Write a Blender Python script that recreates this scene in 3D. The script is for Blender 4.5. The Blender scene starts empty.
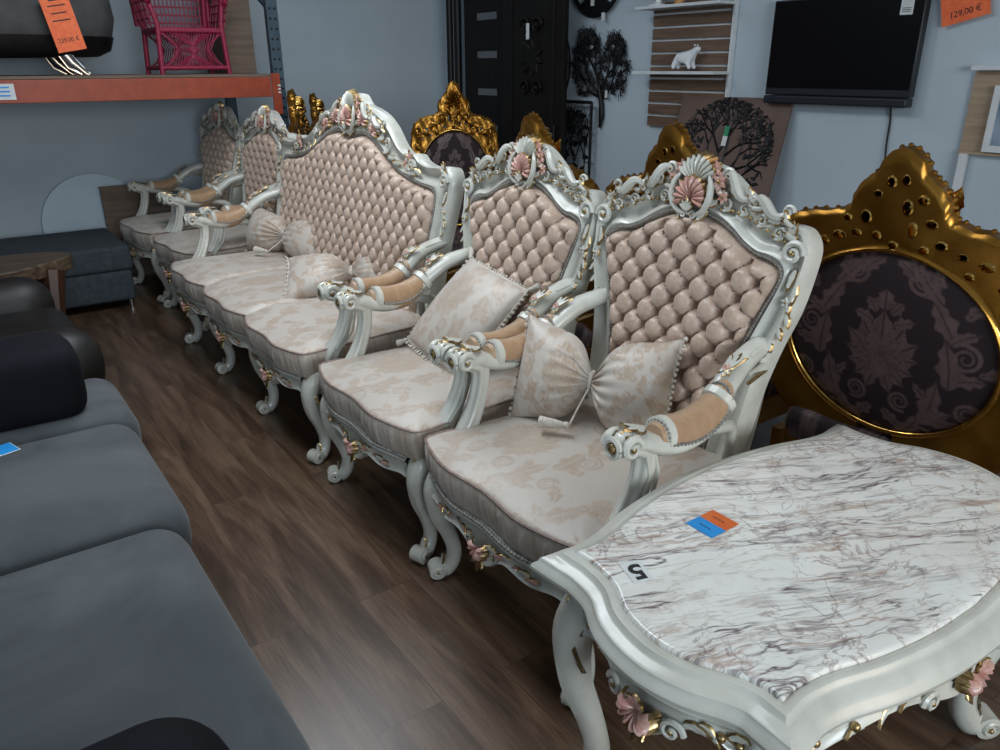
import bpy, math, random
import numpy as np
from math import sin, cos, pi, radians, sqrt, atan2, exp
from mathutils import Vector, Matrix
C = bpy.context.scene.collection
sc = bpy.context.scene

# ---------------------------------------------------------------- camera
def make_camera():
    p, y, a = radians(21.92), radians(35.73), radians(.33)
    fwd = Vector((sin(y)*cos(p), cos(y)*cos(p), -sin(p)))
    r0 = Vector((cos(y), -sin(y), 0)); u0 = r0.cross(fwd)
    r = r0*cos(a) - u0*sin(a); u = r0*sin(a) + u0*cos(a)
    cam = bpy.data.cameras.new('camera'); o = bpy.data.objects.new('camera', cam); C.objects.link(o)
    M = Matrix((r, u, -fwd)).transposed().to_4x4(); M.translation = (0, 0, 1.55)
    o.matrix_world = M
    cam.sensor_width = 36; cam.lens = 765/1000*36; cam.clip_start = .05
    sc.camera = o
make_camera()

# ---------------------------------------------------------------- world, lights, exposure
w = bpy.data.worlds.new('world'); sc.world = w; w.use_nodes = True
w.node_tree.nodes['Background'].inputs[0].default_value = (.55, .7, 1, 1)
w.node_tree.nodes['Background'].inputs[1].default_value = .25
def area(name, loc, target, sx, sy, power, col):
    l = bpy.data.lights.new(name, 'AREA'); l.shape = 'RECTANGLE'; l.size = sx; l.size_y = sy
    l.energy = power; l.color = col
    o = bpy.data.objects.new(name, l); C.objects.link(o); o.location = loc
    d = Vector(target) - Vector(loc); o.rotation_euler = d.to_track_quat('-Z', 'Y').to_euler()
    return o
area('skylight_lamp', (.75, 2.3, 2.93), (.75, 2.2, 0), 1.0, 1.6, 42, (.87, .94, 1))
area('ceiling_lamp', (1.25, 3.7, 2.93), (1.25, 3.7, 0), 1.0, .8, 36, (.86, .93, 1))
area('end_wall_fill_lamp', (2.7, 5.0, 2.93), (2.7, 5.0, 0),   .8, 1.2, 9, (.80, .90, 1))  # unseen fill, added to brighten the end wall
area('window_lamp', (.1, -3.0, 1.8), (.9, 5.5, .9), 2.4, 1.2, 135, (.78, .90, 1))
area('side_window_lamp', (-2.4, 1.0, 1.9), (1.2, 2.2, .5), 1.6, 1.2, 5, (.72, .86, 1))
area('warm_fill_lamp', (2.2, -2.3, 1.9), (1.5, 1.5, .6), 1.2, 1.6, 26, (1, .80, .58))  # unseen warm fill, added to yellow the table's front-right face
sc.view_settings.view_transform = 'Standard'; sc.view_settings.look = 'None'
sc.view_settings.gamma = 1; sc.view_settings.use_curve_mapping = False
sc.view_settings.exposure = -0.17

# ---------------------------------------------------------------- mesh helpers
class MB:
    def __init__(s): s.v = []; s.f = []; s.m = []; s.a = []
    def grid(s, P, cu=False, cv=False, mat=0, attr=None, skip=None, mfun=None):
        nu, nv = len(P), len(P[0]); b = len(s.v)
        for i in range(nu):
            for j in range(nv):
                s.v.append(tuple(P[i][j])); s.a.append(attr[i][j] if attr is not None else 0.0)
        for i in range(nu if cu else nu-1):
            for j in range(nv if cv else nv-1):
                if skip and skip(i, j): continue
                i2, j2 = (i+1) % nu, (j+1) % nv
                s.f.append((b+i*nv+j, b+i2*nv+j, b+i2*nv+j2, b+i*nv+j2)); s.m.append(mfun(i, j) if mfun else mat)
    def fan(s, ring, c=None, mat=0):
        b = len(s.v); n = len(ring); s.v += [tuple(p) for p in ring]; s.a += [0.0]*n
        if c is None: s.f.append(tuple(range(b, b+n))); s.m.append(mat); return
        s.v.append(tuple(c)); s.a.append(0.0)
        for i in range(n): s.f.append((b+i, b+(i+1) % n, b+n)); s.m.append(mat)
    def tube(s, pts, rad, seg=8, mat=0, cap=True, ref=None, mfun=None, groove=0):
        # rad: list of r or (ra, rb); ra along the reference side, rb across it
        pts = [Vector(p) for p in pts]; n = len(pts)
        T = [(pts[min(i+1, n-1)] - pts[max(i-1, 0)]).normalized() for i in range(n)]
        if ref is None:
            ref = Vector((0, 0, 1)) if abs(T[0].z) < .8 else Vector((1, 0, 0))
            keep = False
        else: ref = Vector(ref); keep = True
        A = (ref - T[0]*ref.dot(T[0])).normalized(); P = []
        for i in range(n):
            if keep: A = ref - T[i]*ref.dot(T[i])
            else: A = A - T[i]*A.dot(T[i])
            if A.length < 1e-6: A = T[i].orthogonal()
            A.normalize(); B = T[i].cross(A)
            r = rad[i] if isinstance(rad, (list, tuple)) and not (len(rad) == 2 and n != 2) else rad
            ra, rb = (r if isinstance(r, (tuple, list)) else (r, r))
            row = []
            for k in range(seg):
                t = 2*pi*k/seg; g = 1 - groove*(.5 + .5*cos(6*t)) if groove else 1
                row.append(pts[i] + A*(ra*g*cos(t)) + B*(rb*g*sin(t)))
            P.append(row)
        s.grid(P, cv=True, mat=mat, mfun=mfun)
        if cap: s.fan(P[0][::-1], mat=mat); s.fan(P[-1], mat=mat)
    def box(s, c, d, mat=0, M=None):
        b = len(s.v); hx, hy, hz = d[0]/2, d[1]/2, d[2]/2
        for x in (-hx, hx):
            for y in (-hy, hy):
                for z in (-hz, hz):
                    p = Vector((x, y, z))
                    if M is not None: p = M @ p
                    s.v.append(tuple(p + Vector(c))); s.a.append(0.0)
        for f in ((0, 1, 3, 2), (4, 6, 7, 5), (0, 4, 5, 1), (2, 3, 7, 6), (0, 2, 6, 4), (1, 5, 7, 3)):
            s.f.append(tuple(b+k for k in f)); s.m.append(mat)
    def ball(s, c, r, mat=0, seg=8, sc_=(1, 1, 1)):
        P = []
        for i in range(seg//2+1):
            th = pi*i/(seg//2)
            P.append([(c[0]+r*sc_[0]*sin(th)*cos(2*pi*k/seg), c[1]+r*sc_[1]*sin(th)*sin(2*pi*k/seg), c[2]+r*sc_[2]*cos(th)) for k in range(seg)])
        s.grid(P, cv=True, mat=mat)
    def lathe(s, prof, c=(0, 0, 0), seg=16, mat=0):
        s.grid([[(c[0]+r*cos(2*pi*k/seg), c[1]+r*sin(2*pi*k/seg), c[2]+z) for k in range(seg)] for r, z in prof], cv=True, mat=mat)
    def poly(s, pts, depth, M, mat=0):     # extruded plan: pts in (a, b), depth along c of matrix M
        f = [M @ Vector((a, b, depth)) for a, b in pts]; k = [M @ Vector((a, b, 0)) for a, b in pts]
        s.fan(f, mat=mat); s.fan(k[::-1], mat=mat); s.grid([k, f], cv=True, mat=mat)
    def build(s, name, mats, parent=None, smooth=True, bevel=0, weld=True):
        me = bpy.data.meshes.new(name); me.from_pydata(s.v, [], s.f)
        for m in (mats if isinstance(mats, (list, tuple)) else [mats]): me.materials.append(m)
        me.polygons.foreach_set('material_index', s.m)
        if any(s.a):
            at = me.attributes.new('pat', 'FLOAT', 'POINT'); at.data.foreach_set('value', s.a)
        if weld:
            import bmesh
            bm = bmesh.new(); bm.from_mesh(me); bmesh.ops.remove_doubles(bm, verts=bm.verts, dist=1e-5)
            bmesh.ops.recalc_face_normals(bm, faces=bm.faces); bm.to_mesh(me); bm.free()
        me.polygons.foreach_set('use_smooth', [smooth]*len(me.polygons))
        if smooth:
            try: me.set_sharp_from_angle(angle=radians(50))
            except Exception: pass
        me.update()
        o = bpy.data.objects.new(name, me); C.objects.link(o)
        if parent: o.parent = parent
        if bevel:
            b = o.modifiers.new('bevel', 'BEVEL'); b.width = bevel; b.segments = 2; b.limit_method = 'ANGLE'
        return o

def cat(pts, n=8):
    # Catmull-Rom through rows of numbers
    pts = [np.array(p, float) for p in pts]; out = []
    q = [2*pts[0]-pts[1]] + pts + [2*pts[-1]-pts[-2]]
    for i in range(1, len(q)-2):
        for k in range(n):
            t = k/n; a, b, c, d = q[i-1:i+3]
            out.append(.5*(2*b + (c-a)*t + (2*a-5*b+4*c-d)*t*t + (3*b-a-3*c+d)*t**3))
    out.append(pts[-1]); return out
def catc(pts, n=8):
    pts = [np.array(p, float) for p in pts]; N = len(pts); out = []
    for i in range(N):
        a, b, c, d = pts[i-1], pts[i], pts[(i+1) % N], pts[(i+2) % N]
        for k in range(n):
            t = k/n; out.append(.5*(2*b + (c-a)*t + (2*a-5*b+4*c-d)*t*t + (3*b-a-3*c+d)*t**3))
    return out
def fr(o, a, b):
    # frame matrix: origin, a axis (right), b axis (up), c = a x b
    a = Vector(a).normalized(); b = Vector(b); b = (b - a*a.dot(b)).normalized(); c = a.cross(b)
    M = Matrix((a, b, c)).transposed().to_4x4(); M.translation = Vector(o); return M
def R2(ang, x=0, y=0, z=0): return Matrix.Translation((x, y, z)) @ Matrix.Rotation(ang, 4, 'Z')
def empty(name, loc=(0, 0, 0), rz=0, label=None, cat_=None, group=None):
    o = bpy.data.objects.new(name, None); C.objects.link(o); o.location = loc; o.rotation_euler = (0, 0, rz); o.empty_display_size = .1
    tag(o, label, cat_, group); return o
def tag(o, label=None, cat_=None, group=None, kind=None):
    if label: o['label'] = label
    if cat_: o['category'] = cat_
    if group: o['group'] = group
    if kind: o['kind'] = kind
    return o
def kids(o): return list(o.children)
def copy_tree(o, parent=None):
    c = o.copy(); C.objects.link(c); c.parent = parent
    for ch in kids(o): copy_tree(ch, c)
    return c
def lathe_obj(): pass

# ---------------------------------------------------------------- ornaments (a = right, b = up, c = out)
def leaf(mb, M, L, W, lift=.3, curve=0, lobes=4, mat=0, edge=1, th=.25):
    P = []; n = 10
    for i in range(n+1):
        t = i/n; w = W*sin(pi*min(.97, .08+.9*t)**.8)*(1+.12*sin(lobes*2*pi*t)); row = []
        for j in range(7):
            u = j/3-1
            h = W*th*(1-u*u)*1.4 + lift*L*t*t - .12*W*exp(-(u/.2)**2)
            row.append(M @ Vector((u*w + curve*L*t*t, L*t, h if abs(u) < .99 else -W*.25+lift*L*t*t)))
        P.append(row)
    mb.grid(P, mfun=lambda i, j: edge if (j in (0, 5) or i >= n-2) else mat)
def scroll(mb, M, R, turns=1.5, r=.2, flip=1, mat=0, eye=1):
    pts = []; rad = []; n = int(14*turns)
    for i in range(n+1):
        t = i/n; a = t*turns*2*pi; q = R*(1-.8*t)
        pts.append(M @ Vector((flip*q*cos(a), q*sin(a), R*.15+R*.2*t))); rad.append(R*r*(1-.4*t))
    mb.tube(pts, rad, 6, mat=mat); mb.ball(M @ Vector((0, 0, R*.35)), R*.27, eye)
def shell(mb, M, R, ribs=9, mat=0, edge=1, span=130, dome=.35):
    P = []; na = ribs*4; nr = 7
    for i in range(na+1):
        a = radians(90-span) + radians(2*span)*i/na; rb = abs(sin(pi*ribs*i/na)); row = []
        for j in range(nr+1):
            t = j/nr; rr = R*t*(.86+.14*rb)*(1 - .25*abs(a-pi/2)/pi)
            h = R*dome*sin(pi*min(1, t*.95))*(.6+.5*rb) + R*.1*t*rb
            row.append(M @ Vector((rr*cos(a), rr*sin(a), h if j < nr else -.01)))
        P.append(row)
    mb.grid(P, mfun=lambda i, j: edge if j >= nr-1 else mat)
def flower(mb, M, R, n=6, mat=0, eye=1):
    for k in range(n):
        leaf(mb, M @ R2(2*pi*k/n), R, R*.36, lift=.15, lobes=1, mat=mat, edge=mat, th=.4)
    mb.ball(M @ Vector((0, 0, R*.25)), R*.25, eye)
def spray(mb, M, L, W, n=3, spread=50, mat=0, edge=1, lift=.2):
    for k in range(n):
        a = radians(spread)*((k/(n-1))*2-1) if n > 1 else 0
        leaf(mb, M @ R2(a), L*(1-.25*abs(a)), W, lift=lift, mat=mat, edge=edge, curve=-.15*(1 if a > 0 else -1 if a < 0 else 0))
def beads(mb, pts, r, mat=0, n=None):
    # braid: a tube that swells and narrows
    pts = [Vector(p) for p in pts]; L = [0]
    for i in range(1, len(pts)): L.append(L[-1] + (pts[i]-pts[i-1]).length)
    step = r*.8; n = int(L[-1]/step); out = []; rad = []; k = 0
    for i in range(n+1):
        d = L[-1]*i/n
        while k < len(L)-2 and L[k+1] < d: k += 1
        q = (d-L[k])/max(1e-9, L[k+1]-L[k]); out.append(pts[k].lerp(pts[k+1], q)); rad.append(r*(1.15 if i % 3 else .45))
    mb.tube(out, rad, 5, mat=mat)

# ---------------------------------------------------------------- damask pattern
def _leafset():
    S = []
    def lf(x, y, ang, L, W, k=0.0): S.append((x, y, radians(ang), L, W, k))
    for a, L, W in ((90, .17, .040), (62, .15, .036), (36, .14, .034), (12, .12, .03), (-14, .11, .03), (-42, .11, .028), (-70, .12, .026)):
        lf(0, -.01, a, L, W); lf(0, .0, a+13, L*.62, W*.5)
    lf(0, .15, 90, .07, .03); lf(.02, .14, 50, .06, .018); lf(.03, .11, 20, .07, .02)
    # big C scrolls around the medallion
    lf(.03, -.28, 30, .17, .030, 2.6); lf(.13, -.19, 62, .17, .032, 1.8); lf(.20, -.05, 88, .16, .034, 1.4); lf(.20, .10, 118, .14, .030, .6)
    lf(.16, .20, 140, .13, .024, -1.5); lf(.21, -.02, 30, .09, .024, -4); lf(.19, .09, 50, .09, .022, -4); lf(.12, -.17, 10, .11, .024, 3)
    lf(.15, -.16, -20, .10, .02, 5); lf(.07, -.26, -10, .09, .02, 4); lf(.02, -.17, -55, .09, .022, 3); lf(.15, -.10, 150, .07, .016, -5)
    lf(.22, .17, 60, .09, .02, -4); lf(.08, .25, 120, .09, .02, 5); lf(.13, .23, 75, .08, .02, 4); lf(.27, .02, 10, .09, .018, 3)
    lf(0, -.32, 90, .10, .022); lf(0, -.34, 60, .08, .016, 3)
    return S
LEAVES = _leafset()
CURLS = [(.135, -.235, .045, 200, 1), (.235, .06, .040, 90, -1), (.10, .255, .040, 160, 1), (.07, -.13, .034, 300, -1), (.255, -.115, .034, 30, 1), (.075, .30, .022, 60, 1)]
def damask(U, V, tile=None, rich=1.0):
    U = np.asarray(U, float); V = np.asarray(V, float)
    if tile:
        tw, th = tile
        col = np.floor(U/tw + .5); V = V + (col % 2)*th/2
        U = U - col*tw; V = V - np.floor(V/th + .5)*th
        k = .66/th; U = U*k; V = V*k
    U = np.abs(U); val = np.zeros(U.shape)
    for x, y, a, L, W, k in LEAVES:
        for sx in (1, -1):
            dx = U - x*sx; dy = V - y; ca, sa = cos(a), sin(a)
            if sx < 0: ca = -ca
            p = dx*ca + dy*sa; q = -dx*sa + dy*ca
            if sx < 0: q = -q
            q = q - k*p*p*.9
            t = np.clip(p/L, 0, 1); wd = W*np.sin(pi*np.clip(t, 0, .985)**.75)*(1+.20*np.sin(t*20))
            ins = (p > 0) & (p < L)*(wd > 0)
            e = np.clip((wd-np.abs(q))/.004, 0, 1)*ins
            vein = 1-.8*np.exp(-(q/(W*.09))**2)
            val = np.maximum(val*(1-.6*(e > .2)*(e < .9)), e*vein)
            if x == 0 and sx == 1: break
    for x, y, R_, a0, dr in CURLS:
        dx = U-x; dy = V-y; r_ = np.hypot(dx, dy); th = (dr*(np.arctan2(dy, dx)-radians(a0))/(2*pi)) % 1
        for kk in (0, 1):
            rc = R_*(1-.42*(th+kk)); val = np.maximum(val, np.clip((.0075*(1-.3*(th+kk)) - np.abs(r_-rc))/.003, 0, 1))
    return val

# ---------------------------------------------------------------- materials
def mat(name, col=(.8, .8, .8), rough=.5, metal=0, coat=0, spec=.5, sheen=0):
    m = bpy.data.materials.new(name); m.use_nodes = True; b = m.node_tree.nodes['Principled BSDF']
    b.inputs['Base Color'].default_value = (*col, 1); b.inputs['Roughness'].default_value = rough; b.inputs['Metallic'].default_value = metal
    b.inputs['Coat Weight'].default_value = coat; b.inputs['Coat Roughness'].default_value = .15; b.inputs['Specular IOR Level'].default_value = spec; b.inputs['Sheen Weight'].default_value = sheen
    return m, m.node_tree, b
def N(nt, t, **kw):
    n = nt.nodes.new(t)
    for k, v in kw.items():
        if k in n.inputs: n.inputs[k].default_value = v
        else: setattr(n, k, v)
    return n
def ramp(nt, src, stops, out=None):
    r = nt.nodes.new('ShaderNodeValToRGB'); e = r.color_ramp.elements
    while len(e) < len(stops): e.new(.5)
    for el, (p, c) in zip(e, stops): el.position = p; el.color = (*c, 1) if len(c) == 3 else c
    nt.links.new(src, r.inputs[0])
    if out: nt.links.new(r.outputs[0], out)
    return r
def coords(nt, scale=(1, 1, 1), rot=(0, 0, 0), kind='Object'):
    tc = N(nt, 'ShaderNodeTexCoord'); mp = N(nt, 'ShaderNodeMapping'); mp.inputs['Scale'].default_value = scale; mp.inputs['Rotation'].default_value = rot
    nt.links.new(tc.outputs[kind], mp.inputs[0]); return mp.outputs[0]
def noise(nt, vec, scale, detail=4, rough=.5, dist=0):
    n = N(nt, 'ShaderNodeTexNoise'); n.inputs['Scale'].default_value = scale; n.inputs['Detail'].default_value = detail; n.inputs['Roughness'].default_value = rough; n.inputs['Distortion'].default_value = dist
    if vec is not None: nt.links.new(vec, n.inputs['Vector'])
    return n
def bump(nt, b, h, strength=.3, dist=.002):
    n = N(nt, 'ShaderNodeBump'); n.inputs['Strength'].default_value = strength; n.inputs['Distance'].default_value = dist
    nt.links.new(h, n.inputs['Height']); nt.links.new(n.outputs[0], b.inputs['Normal'])
def noisy(name, c1, c2, scale=10, rough=.5, metal=0, lo=.35, hi=.65, bs=0, bscale=None, bd=.002, dist=0, sc3=(1, 1, 1), **kw):
    m, nt, b = mat(name, c1, rough, metal, **kw); v = coords(nt, sc3)
    n = noise(nt, v, scale, 5, .55, dist); ramp(nt, n.outputs[0], [(lo, c1), (hi, c2)], b.inputs['Base Color'])
    if bs: bump(nt, b, noise(nt, v, bscale or scale, 4).outputs[0], bs, bd)
    return m
lacquer = noisy('ivory_lacquer', (.52, .515, .45), (.65, .645, .58), 9, .30, coat=.4, bs=.25, bscale=30)
lacquer_warm = lacquer
gilt = noisy('gilded_edges', (.55, .40, .19), (.20, .12, .05), 60, .32, .85, bs=.4, bscale=90)
rose = noisy('rose_paint', (.50, .23, .19), (.62, .40, .33), 40, .38, coat=.3, bs=.2, bscale=60)
gold = noisy('old_gold_leaf', (.40, .20, .035), (.22, .10, .015), 5, .33, .9, bs=.35, bscale=24, bd=.004)
gold_bright = noisy('bright_gold', (.85, .52, .14), (.5, .27, .06), 30, .2, 1)
def silk(name, base, motif, rough=.42, rm=.3, crinkle=.35, bsc=18, sheen=.25):
    m, nt, b = mat(name, base, rough, sheen=sheen, spec=.4); at = N(nt, 'ShaderNodeAttribute', attribute_name='pat')
    v = coords(nt); n = noise(nt, v, 26, 5, .6, .5)
    mx = N(nt, 'ShaderNodeMix', data_type='RGBA'); mul = N(nt, 'ShaderNodeMath', operation='MULTIPLY')
    r = ramp(nt, n.outputs[0], [(.3, (.55, .55, .55)), (.65, (1, 1, 1))]); nt.links.new(at.outputs['Fac'], mul.inputs[0]); nt.links.new(r.outputs[0], mul.inputs[1])
    nt.links.new(mul.outputs[0], mx.inputs[0]); mx.inputs[6].default_value = (*base, 1); mx.inputs[7].default_value = (*motif, 1)
    nt.links.new(mx.outputs[2], b.inputs['Base Color'])
    mr = N(nt, 'ShaderNodeMapRange'); mr.inputs[3].default_value = rough; mr.inputs[4].default_value = rm
    nt.links.new(at.outputs['Fac'], mr.inputs[0]); nt.links.new(mr.outputs[0], b.inputs['Roughness'])
    bump(nt, b, noise(nt, v, bsc, 3, .5, 1.0).outputs[0], crinkle, .006)
    return m
silk_m = silk('champagne_damask', (.545, .485, .425), (.43, .32, .23))
silk_back = silk('rosy_champagne_silk', (.57, .43, .34), (.42, .28, .20), .31, .3, .5, 40)
silk_arm = silk('golden_arm_silk', (.43, .27, .155), (.33, .19, .10), .4, .35, .3, 40)
plum = silk('plum_damask', (.014, .006, .008), (.105, .065, .062), .75, .45, .1, 40, .0)
braid = noisy('grey_braid', (.20, .185, .165), (.36, .34, .31), 120, .5, .3)
cord = noisy('piping_cord', (.22, .15, .13), (.34, .25, .21), 60, .5)
fringe = noisy('fringe_thread', (.50, .45, .39), (.70, .65, .57), 90, .6)
suede = noisy('slate_suede', (.036, .044, .051), (.082, .093, .103), 2.2, .85, lo=.34, hi=.66, dist=1.2, sheen=.12, bs=.15, bscale=200, bd=.001)
slate = noisy('slate_blue_fabric', (.030, .038, .047), (.045, .055, .066), 30, .9, bs=.2, bscale=250, bd=.001)
navy = noisy('navy_velvet', (.002, .0025, .005), (.0035, .0045, .009), 12, .8, spec=.2)
leather = noisy('black_leather', (.006, .006, .006), (.011, .010, .009), 8, .5, bs=.3, bscale=60)
black = noisy('black_metal', (.008, .008, .009), (.014, .014, .015), 20, .45, .4)
whitepaint = noisy('white_paint', (.62, .66, .68), (.70, .73, .75), 9, .45)
ceram = noisy('white_ceramic', (.72, .76, .78), (.8, .83, .84), 9, .3)
orange = noisy('orange_beam_paint', (.34, .055, .018), (.26, .04, .014), 14, .45)
bluepost = noisy('blue_grey_steel', (.045, .075, .10), (.065, .10, .13), 18, .5, .3)
board = noisy('brown_board', (.13, .09, .065), (.19, .135, .10), 3, .8, sc3=(1, 1, 12))
tagorange = noisy('orange_tag_paper', (.85, .13, .04), (.95, .20, .06), 30, .6)
tagwhite = noisy('white_tag_paper', (.6, .63, .63), (.7, .72, .72), 30, .6)
ink, _, _ = mat('black_ink', (.01, .01, .01), .6)
blueink = noisy('blue_label', (.02, .24, .62), (.02, .30, .72), 20, .4)
orangelabel = noisy('orange_label', (.62, .12, .025), (.72, .17, .04), 20, .4)
green, _, _ = mat('green_label', (.03, .25, .12), .6)
pinkw = noisy('pink_wicker', (.32, .012, .055), (.22, .008, .036), 60, .55, bs=.4, bscale=150)
chrome, _, _ = mat('chrome', (.6, .6, .6), .15, 1)
discm = noisy('pale_blue_laminate', (.50, .61, .70), (.54, .65, .73), 4, .4)
screen, _, _ = mat('screen_glass', (.002, .002, .003), .25, 0, spec=.25)
bezel, _, _ = mat('screen_bezel', (.012, .016, .022), .4)
glassm, _, _ = mat('smoked_glass', (.13, .14, .15), .2)
pebble = noisy('grey_fabric', (.06, .062, .063), (.085, .087, .087), 9, .9)

def wood(name, c1, c2, c3, axis=1, rough=.45, scale=3, stretch=14):
    m, nt, b = mat(name, c1, rough); s = [stretch]*3; s[axis] = 1; v = coords(nt, s)
    n = noise(nt, v, scale, 6, .6, .8); ramp(nt, n.outputs[0], [(.3, c1), (.5, c2), (.7, c3)], b.inputs['Base Color']); bump(nt, b, n.outputs[0], .15, .002); return m
pale_oak = wood('pale_oak', (.30, .21, .14), (.38, .28, .19), (.44, .33, .23), 1)
slatwood = wood('brown_slat_wood', (.10, .062, .042), (.15, .095, .065), (.20, .13, .09), 1)
darkwood = wood('dark_stained_wood', (.006, .005, .005), (.009, .008, .007), (.014, .011, .010), 2, .5)
darkwood.node_tree.nodes['Principled BSDF'].inputs['Specular IOR Level'].default_value = .15
slabwood = wood('slab_wood', (.035, .022, .015), (.085, .055, .035), (.20, .14, .085), 0)
slabdark = wood('slab_dark_wood', (.045, .018, .010), (.06, .024, .013), (.09, .035, .018), 2)

def floor_mat():
    m, nt, b = mat('walnut_plank_floor', rough=.36); L = nt.links
    v = coords(nt, (1, 1, 1), (0, 0, radians(90)))
    br = N(nt, 'ShaderNodeTexBrick'); br.offset = .37; br.inputs['Scale'].default_value = 1; br.inputs['Brick Width'].default_value = 1.35; br.inputs['Row Height'].default_value = .195
    br.inputs['Mortar Size'].default_value = .0012; br.inputs['Mortar Smooth'].default_value = .1; br.inputs['Color1'].default_value = (0, 0, 0, 1); br.inputs['Color2'].default_value = (1, 1, 1, 1); br.inputs['Mortar'].default_value = (.5, .5, .5, 1)
    L.new(v, br.inputs['Vector'])
    add = N(nt, 'ShaderNodeVectorMath', operation='MULTIPLY_ADD'); add.inputs[1].default_value = (7, 5, 3)
    L.new(br.outputs['Color'], add.inputs[0]); L.new(v, add.inputs[2])
    mp = N(nt, 'ShaderNodeMapping'); mp.inputs['Scale'].default_value = (1, 9, 1); L.new(add.outputs[0], mp.inputs[0])
    m2 = N(nt, 'ShaderNodeMapping'); m2.inputs['Scale'].default_value = (1, 22, 1); L.new(add.outputs[0], m2.inputs[0])
    g = noise(nt, mp.outputs[0], 1.5, 7, .6, .7); f = noise(nt, m2.outputs[0], 9, 6, .7, .15)
    c = ramp(nt, g.outputs[0], [(.30, (.040, .022, .013)), (.48, (.095, .057, .035)), (.66, (.165, .105, .068)), (.78, (.115, .072, .047))])
    mix = N(nt, 'ShaderNodeMix', data_type='RGBA', blend_type='MULTIPLY'); mix.inputs[0].default_value = .75
    fr_ = ramp(nt, f.outputs[0], [(.3, (.5, .5, .5)), (.65, (1.15, 1.15, 1.15))]); L.new(c.outputs[0], mix.inputs[6]); L.new(fr_.outputs[0], mix.inputs[7])
    tone = N(nt, 'ShaderNodeMix', data_type='RGBA', blend_type='MULTIPLY'); tone.inputs[0].default_value = 1
    tr = ramp(nt, br.outputs['Color'], [(0, (.88, .86, .85)), (1, (1.06, 1.05, 1.03))]); L.new(mix.outputs[2], tone.inputs[6]); L.new(tr.outputs[0], tone.inputs[7])
    mo = N(nt, 'ShaderNodeMix', data_type='RGBA'); L.new(br.outputs['Fac'], mo.inputs[0]); L.new(tone.outputs[2], mo.inputs[6]); mo.inputs[7].default_value = (.045, .028, .019, 1)
    L.new(mo.outputs[2], b.inputs['Base Color']); bump(nt, b, f.outputs[0], .12, .002)
    rr = N(nt, 'ShaderNodeMapRange'); rr.inputs[3].default_value = .24; rr.inputs[4].default_value = .38; L.new(f.outputs[0], rr.inputs[0]); L.new(rr.outputs[0], b.inputs['Roughness'])
    return m
def wall_mat(name, c1, c2):
    m, nt, b = mat(name, c1, .85); v = coords(nt); n = noise(nt, v, 1.4, 5, .6); ramp(nt, n.outputs[0], [(.35, c1), (.65, c2)], b.inputs['Base Color'])
    bump(nt, b, noise(nt, v, 55, 3).outputs[0], .25, .004); return m
def marble_mat():
    m, nt, b = mat('veined_marble', rough=.09, coat=.3); L = nt.links
    v = coords(nt, (1, 1, 1), (0, 0, radians(24))); w1 = noise(nt, v, 5.0, 3, .6)
    d = N(nt, 'ShaderNodeVectorMath', operation='MULTIPLY_ADD'); d.inputs[1].default_value = (.07, .07, .07); L.new(w1.outputs['Color'], d.inputs[0]); L.new(v, d.inputs[2])
    def veins(sx, sy, scale, wdt, det=5):
        mp = N(nt, 'ShaderNodeMapping'); mp.inputs['Scale'].default_value = (sx, sy, 1); L.new(d.outputs[0], mp.inputs[0])
        n = noise(nt, mp.outputs[0], scale, det, .58, .5); s = N(nt, 'ShaderNodeMath', operation='SUBTRACT'); s.inputs[1].default_value = .5; L.new(n.outputs[0], s.inputs[0])
        a = N(nt, 'ShaderNodeMath', operation='ABSOLUTE'); L.new(s.outputs[0], a.inputs[0])
        return ramp(nt, a.outputs[0], [(0, (1, 1, 1)), (wdt*.35, (.55, .55, .55)), (wdt, (0, 0, 0))])
    def over(base, fac, col, k):
        mx = N(nt, 'ShaderNodeMix', data_type='RGBA'); mu = N(nt, 'ShaderNodeMath', operation='MULTIPLY'); mu.inputs[1].default_value = k
        L.new(fac, mu.inputs[0]); L.new(mu.outputs[0], mx.inputs[0])
        if isinstance(base, tuple): mx.inputs[6].default_value = (*base, 1)
        else: L.new(base, mx.inputs[6])
        mx.inputs[7].default_value = (*col, 1); return mx.outputs[2]
    big = noise(nt, coords(nt, (2, 5, 1), (0, 0, radians(24))), 1.6, 3, .5, .8); bf = ramp(nt, big.outputs[0], [(.42, (0, 0, 0)), (.62, (1, 1, 1))])
    c = over((.84, .835, .79), bf.outputs[0], (.66, .62, .57), .4)
    def gate(x, y):
        mu = N(nt, 'ShaderNodeMath', operation='MULTIPLY'); L.new(x, mu.inputs[0]); L.new(y, mu.inputs[1]); return mu.outputs[0]
    gt = noise(nt, v, 4.5, 2, .5); g1 = ramp(nt, gt.outputs[0], [(.42, (.12, .12, .12)), (.56, (1, 1, 1))]); g2 = ramp(nt, gt.outputs[0], [(.44, (1, 1, 1)), (.6, (.1, .1, .1))])
    c = over(c, veins(1.2, 8, 2.4, .02).outputs[0], (.40, .33, .29), .5)
    c = over(c, gate(veins(.9, 6.5, 1.7, .02, 5).outputs[0], g1.outputs[0]), (.10, .06, .07), .95)
    c = over(c, gate(veins(1.2, 7.5, 2.4, .022, 5).outputs[0], g2.outputs[0]), (.36, .20, .12), .7)
    c = over(c, gate(veins(3.6, 3.8, 3.0, .022).outputs[0], g2.outputs[0]), (.22, .15, .14), .7)
    c = over(c, gate(veins(.7, 6.0, 1.6, .016, 5).outputs[0], g2.outputs[0]), (.13, .09, .10), .7)
    L.new(c, b.inputs['Base Color']); return m

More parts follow.
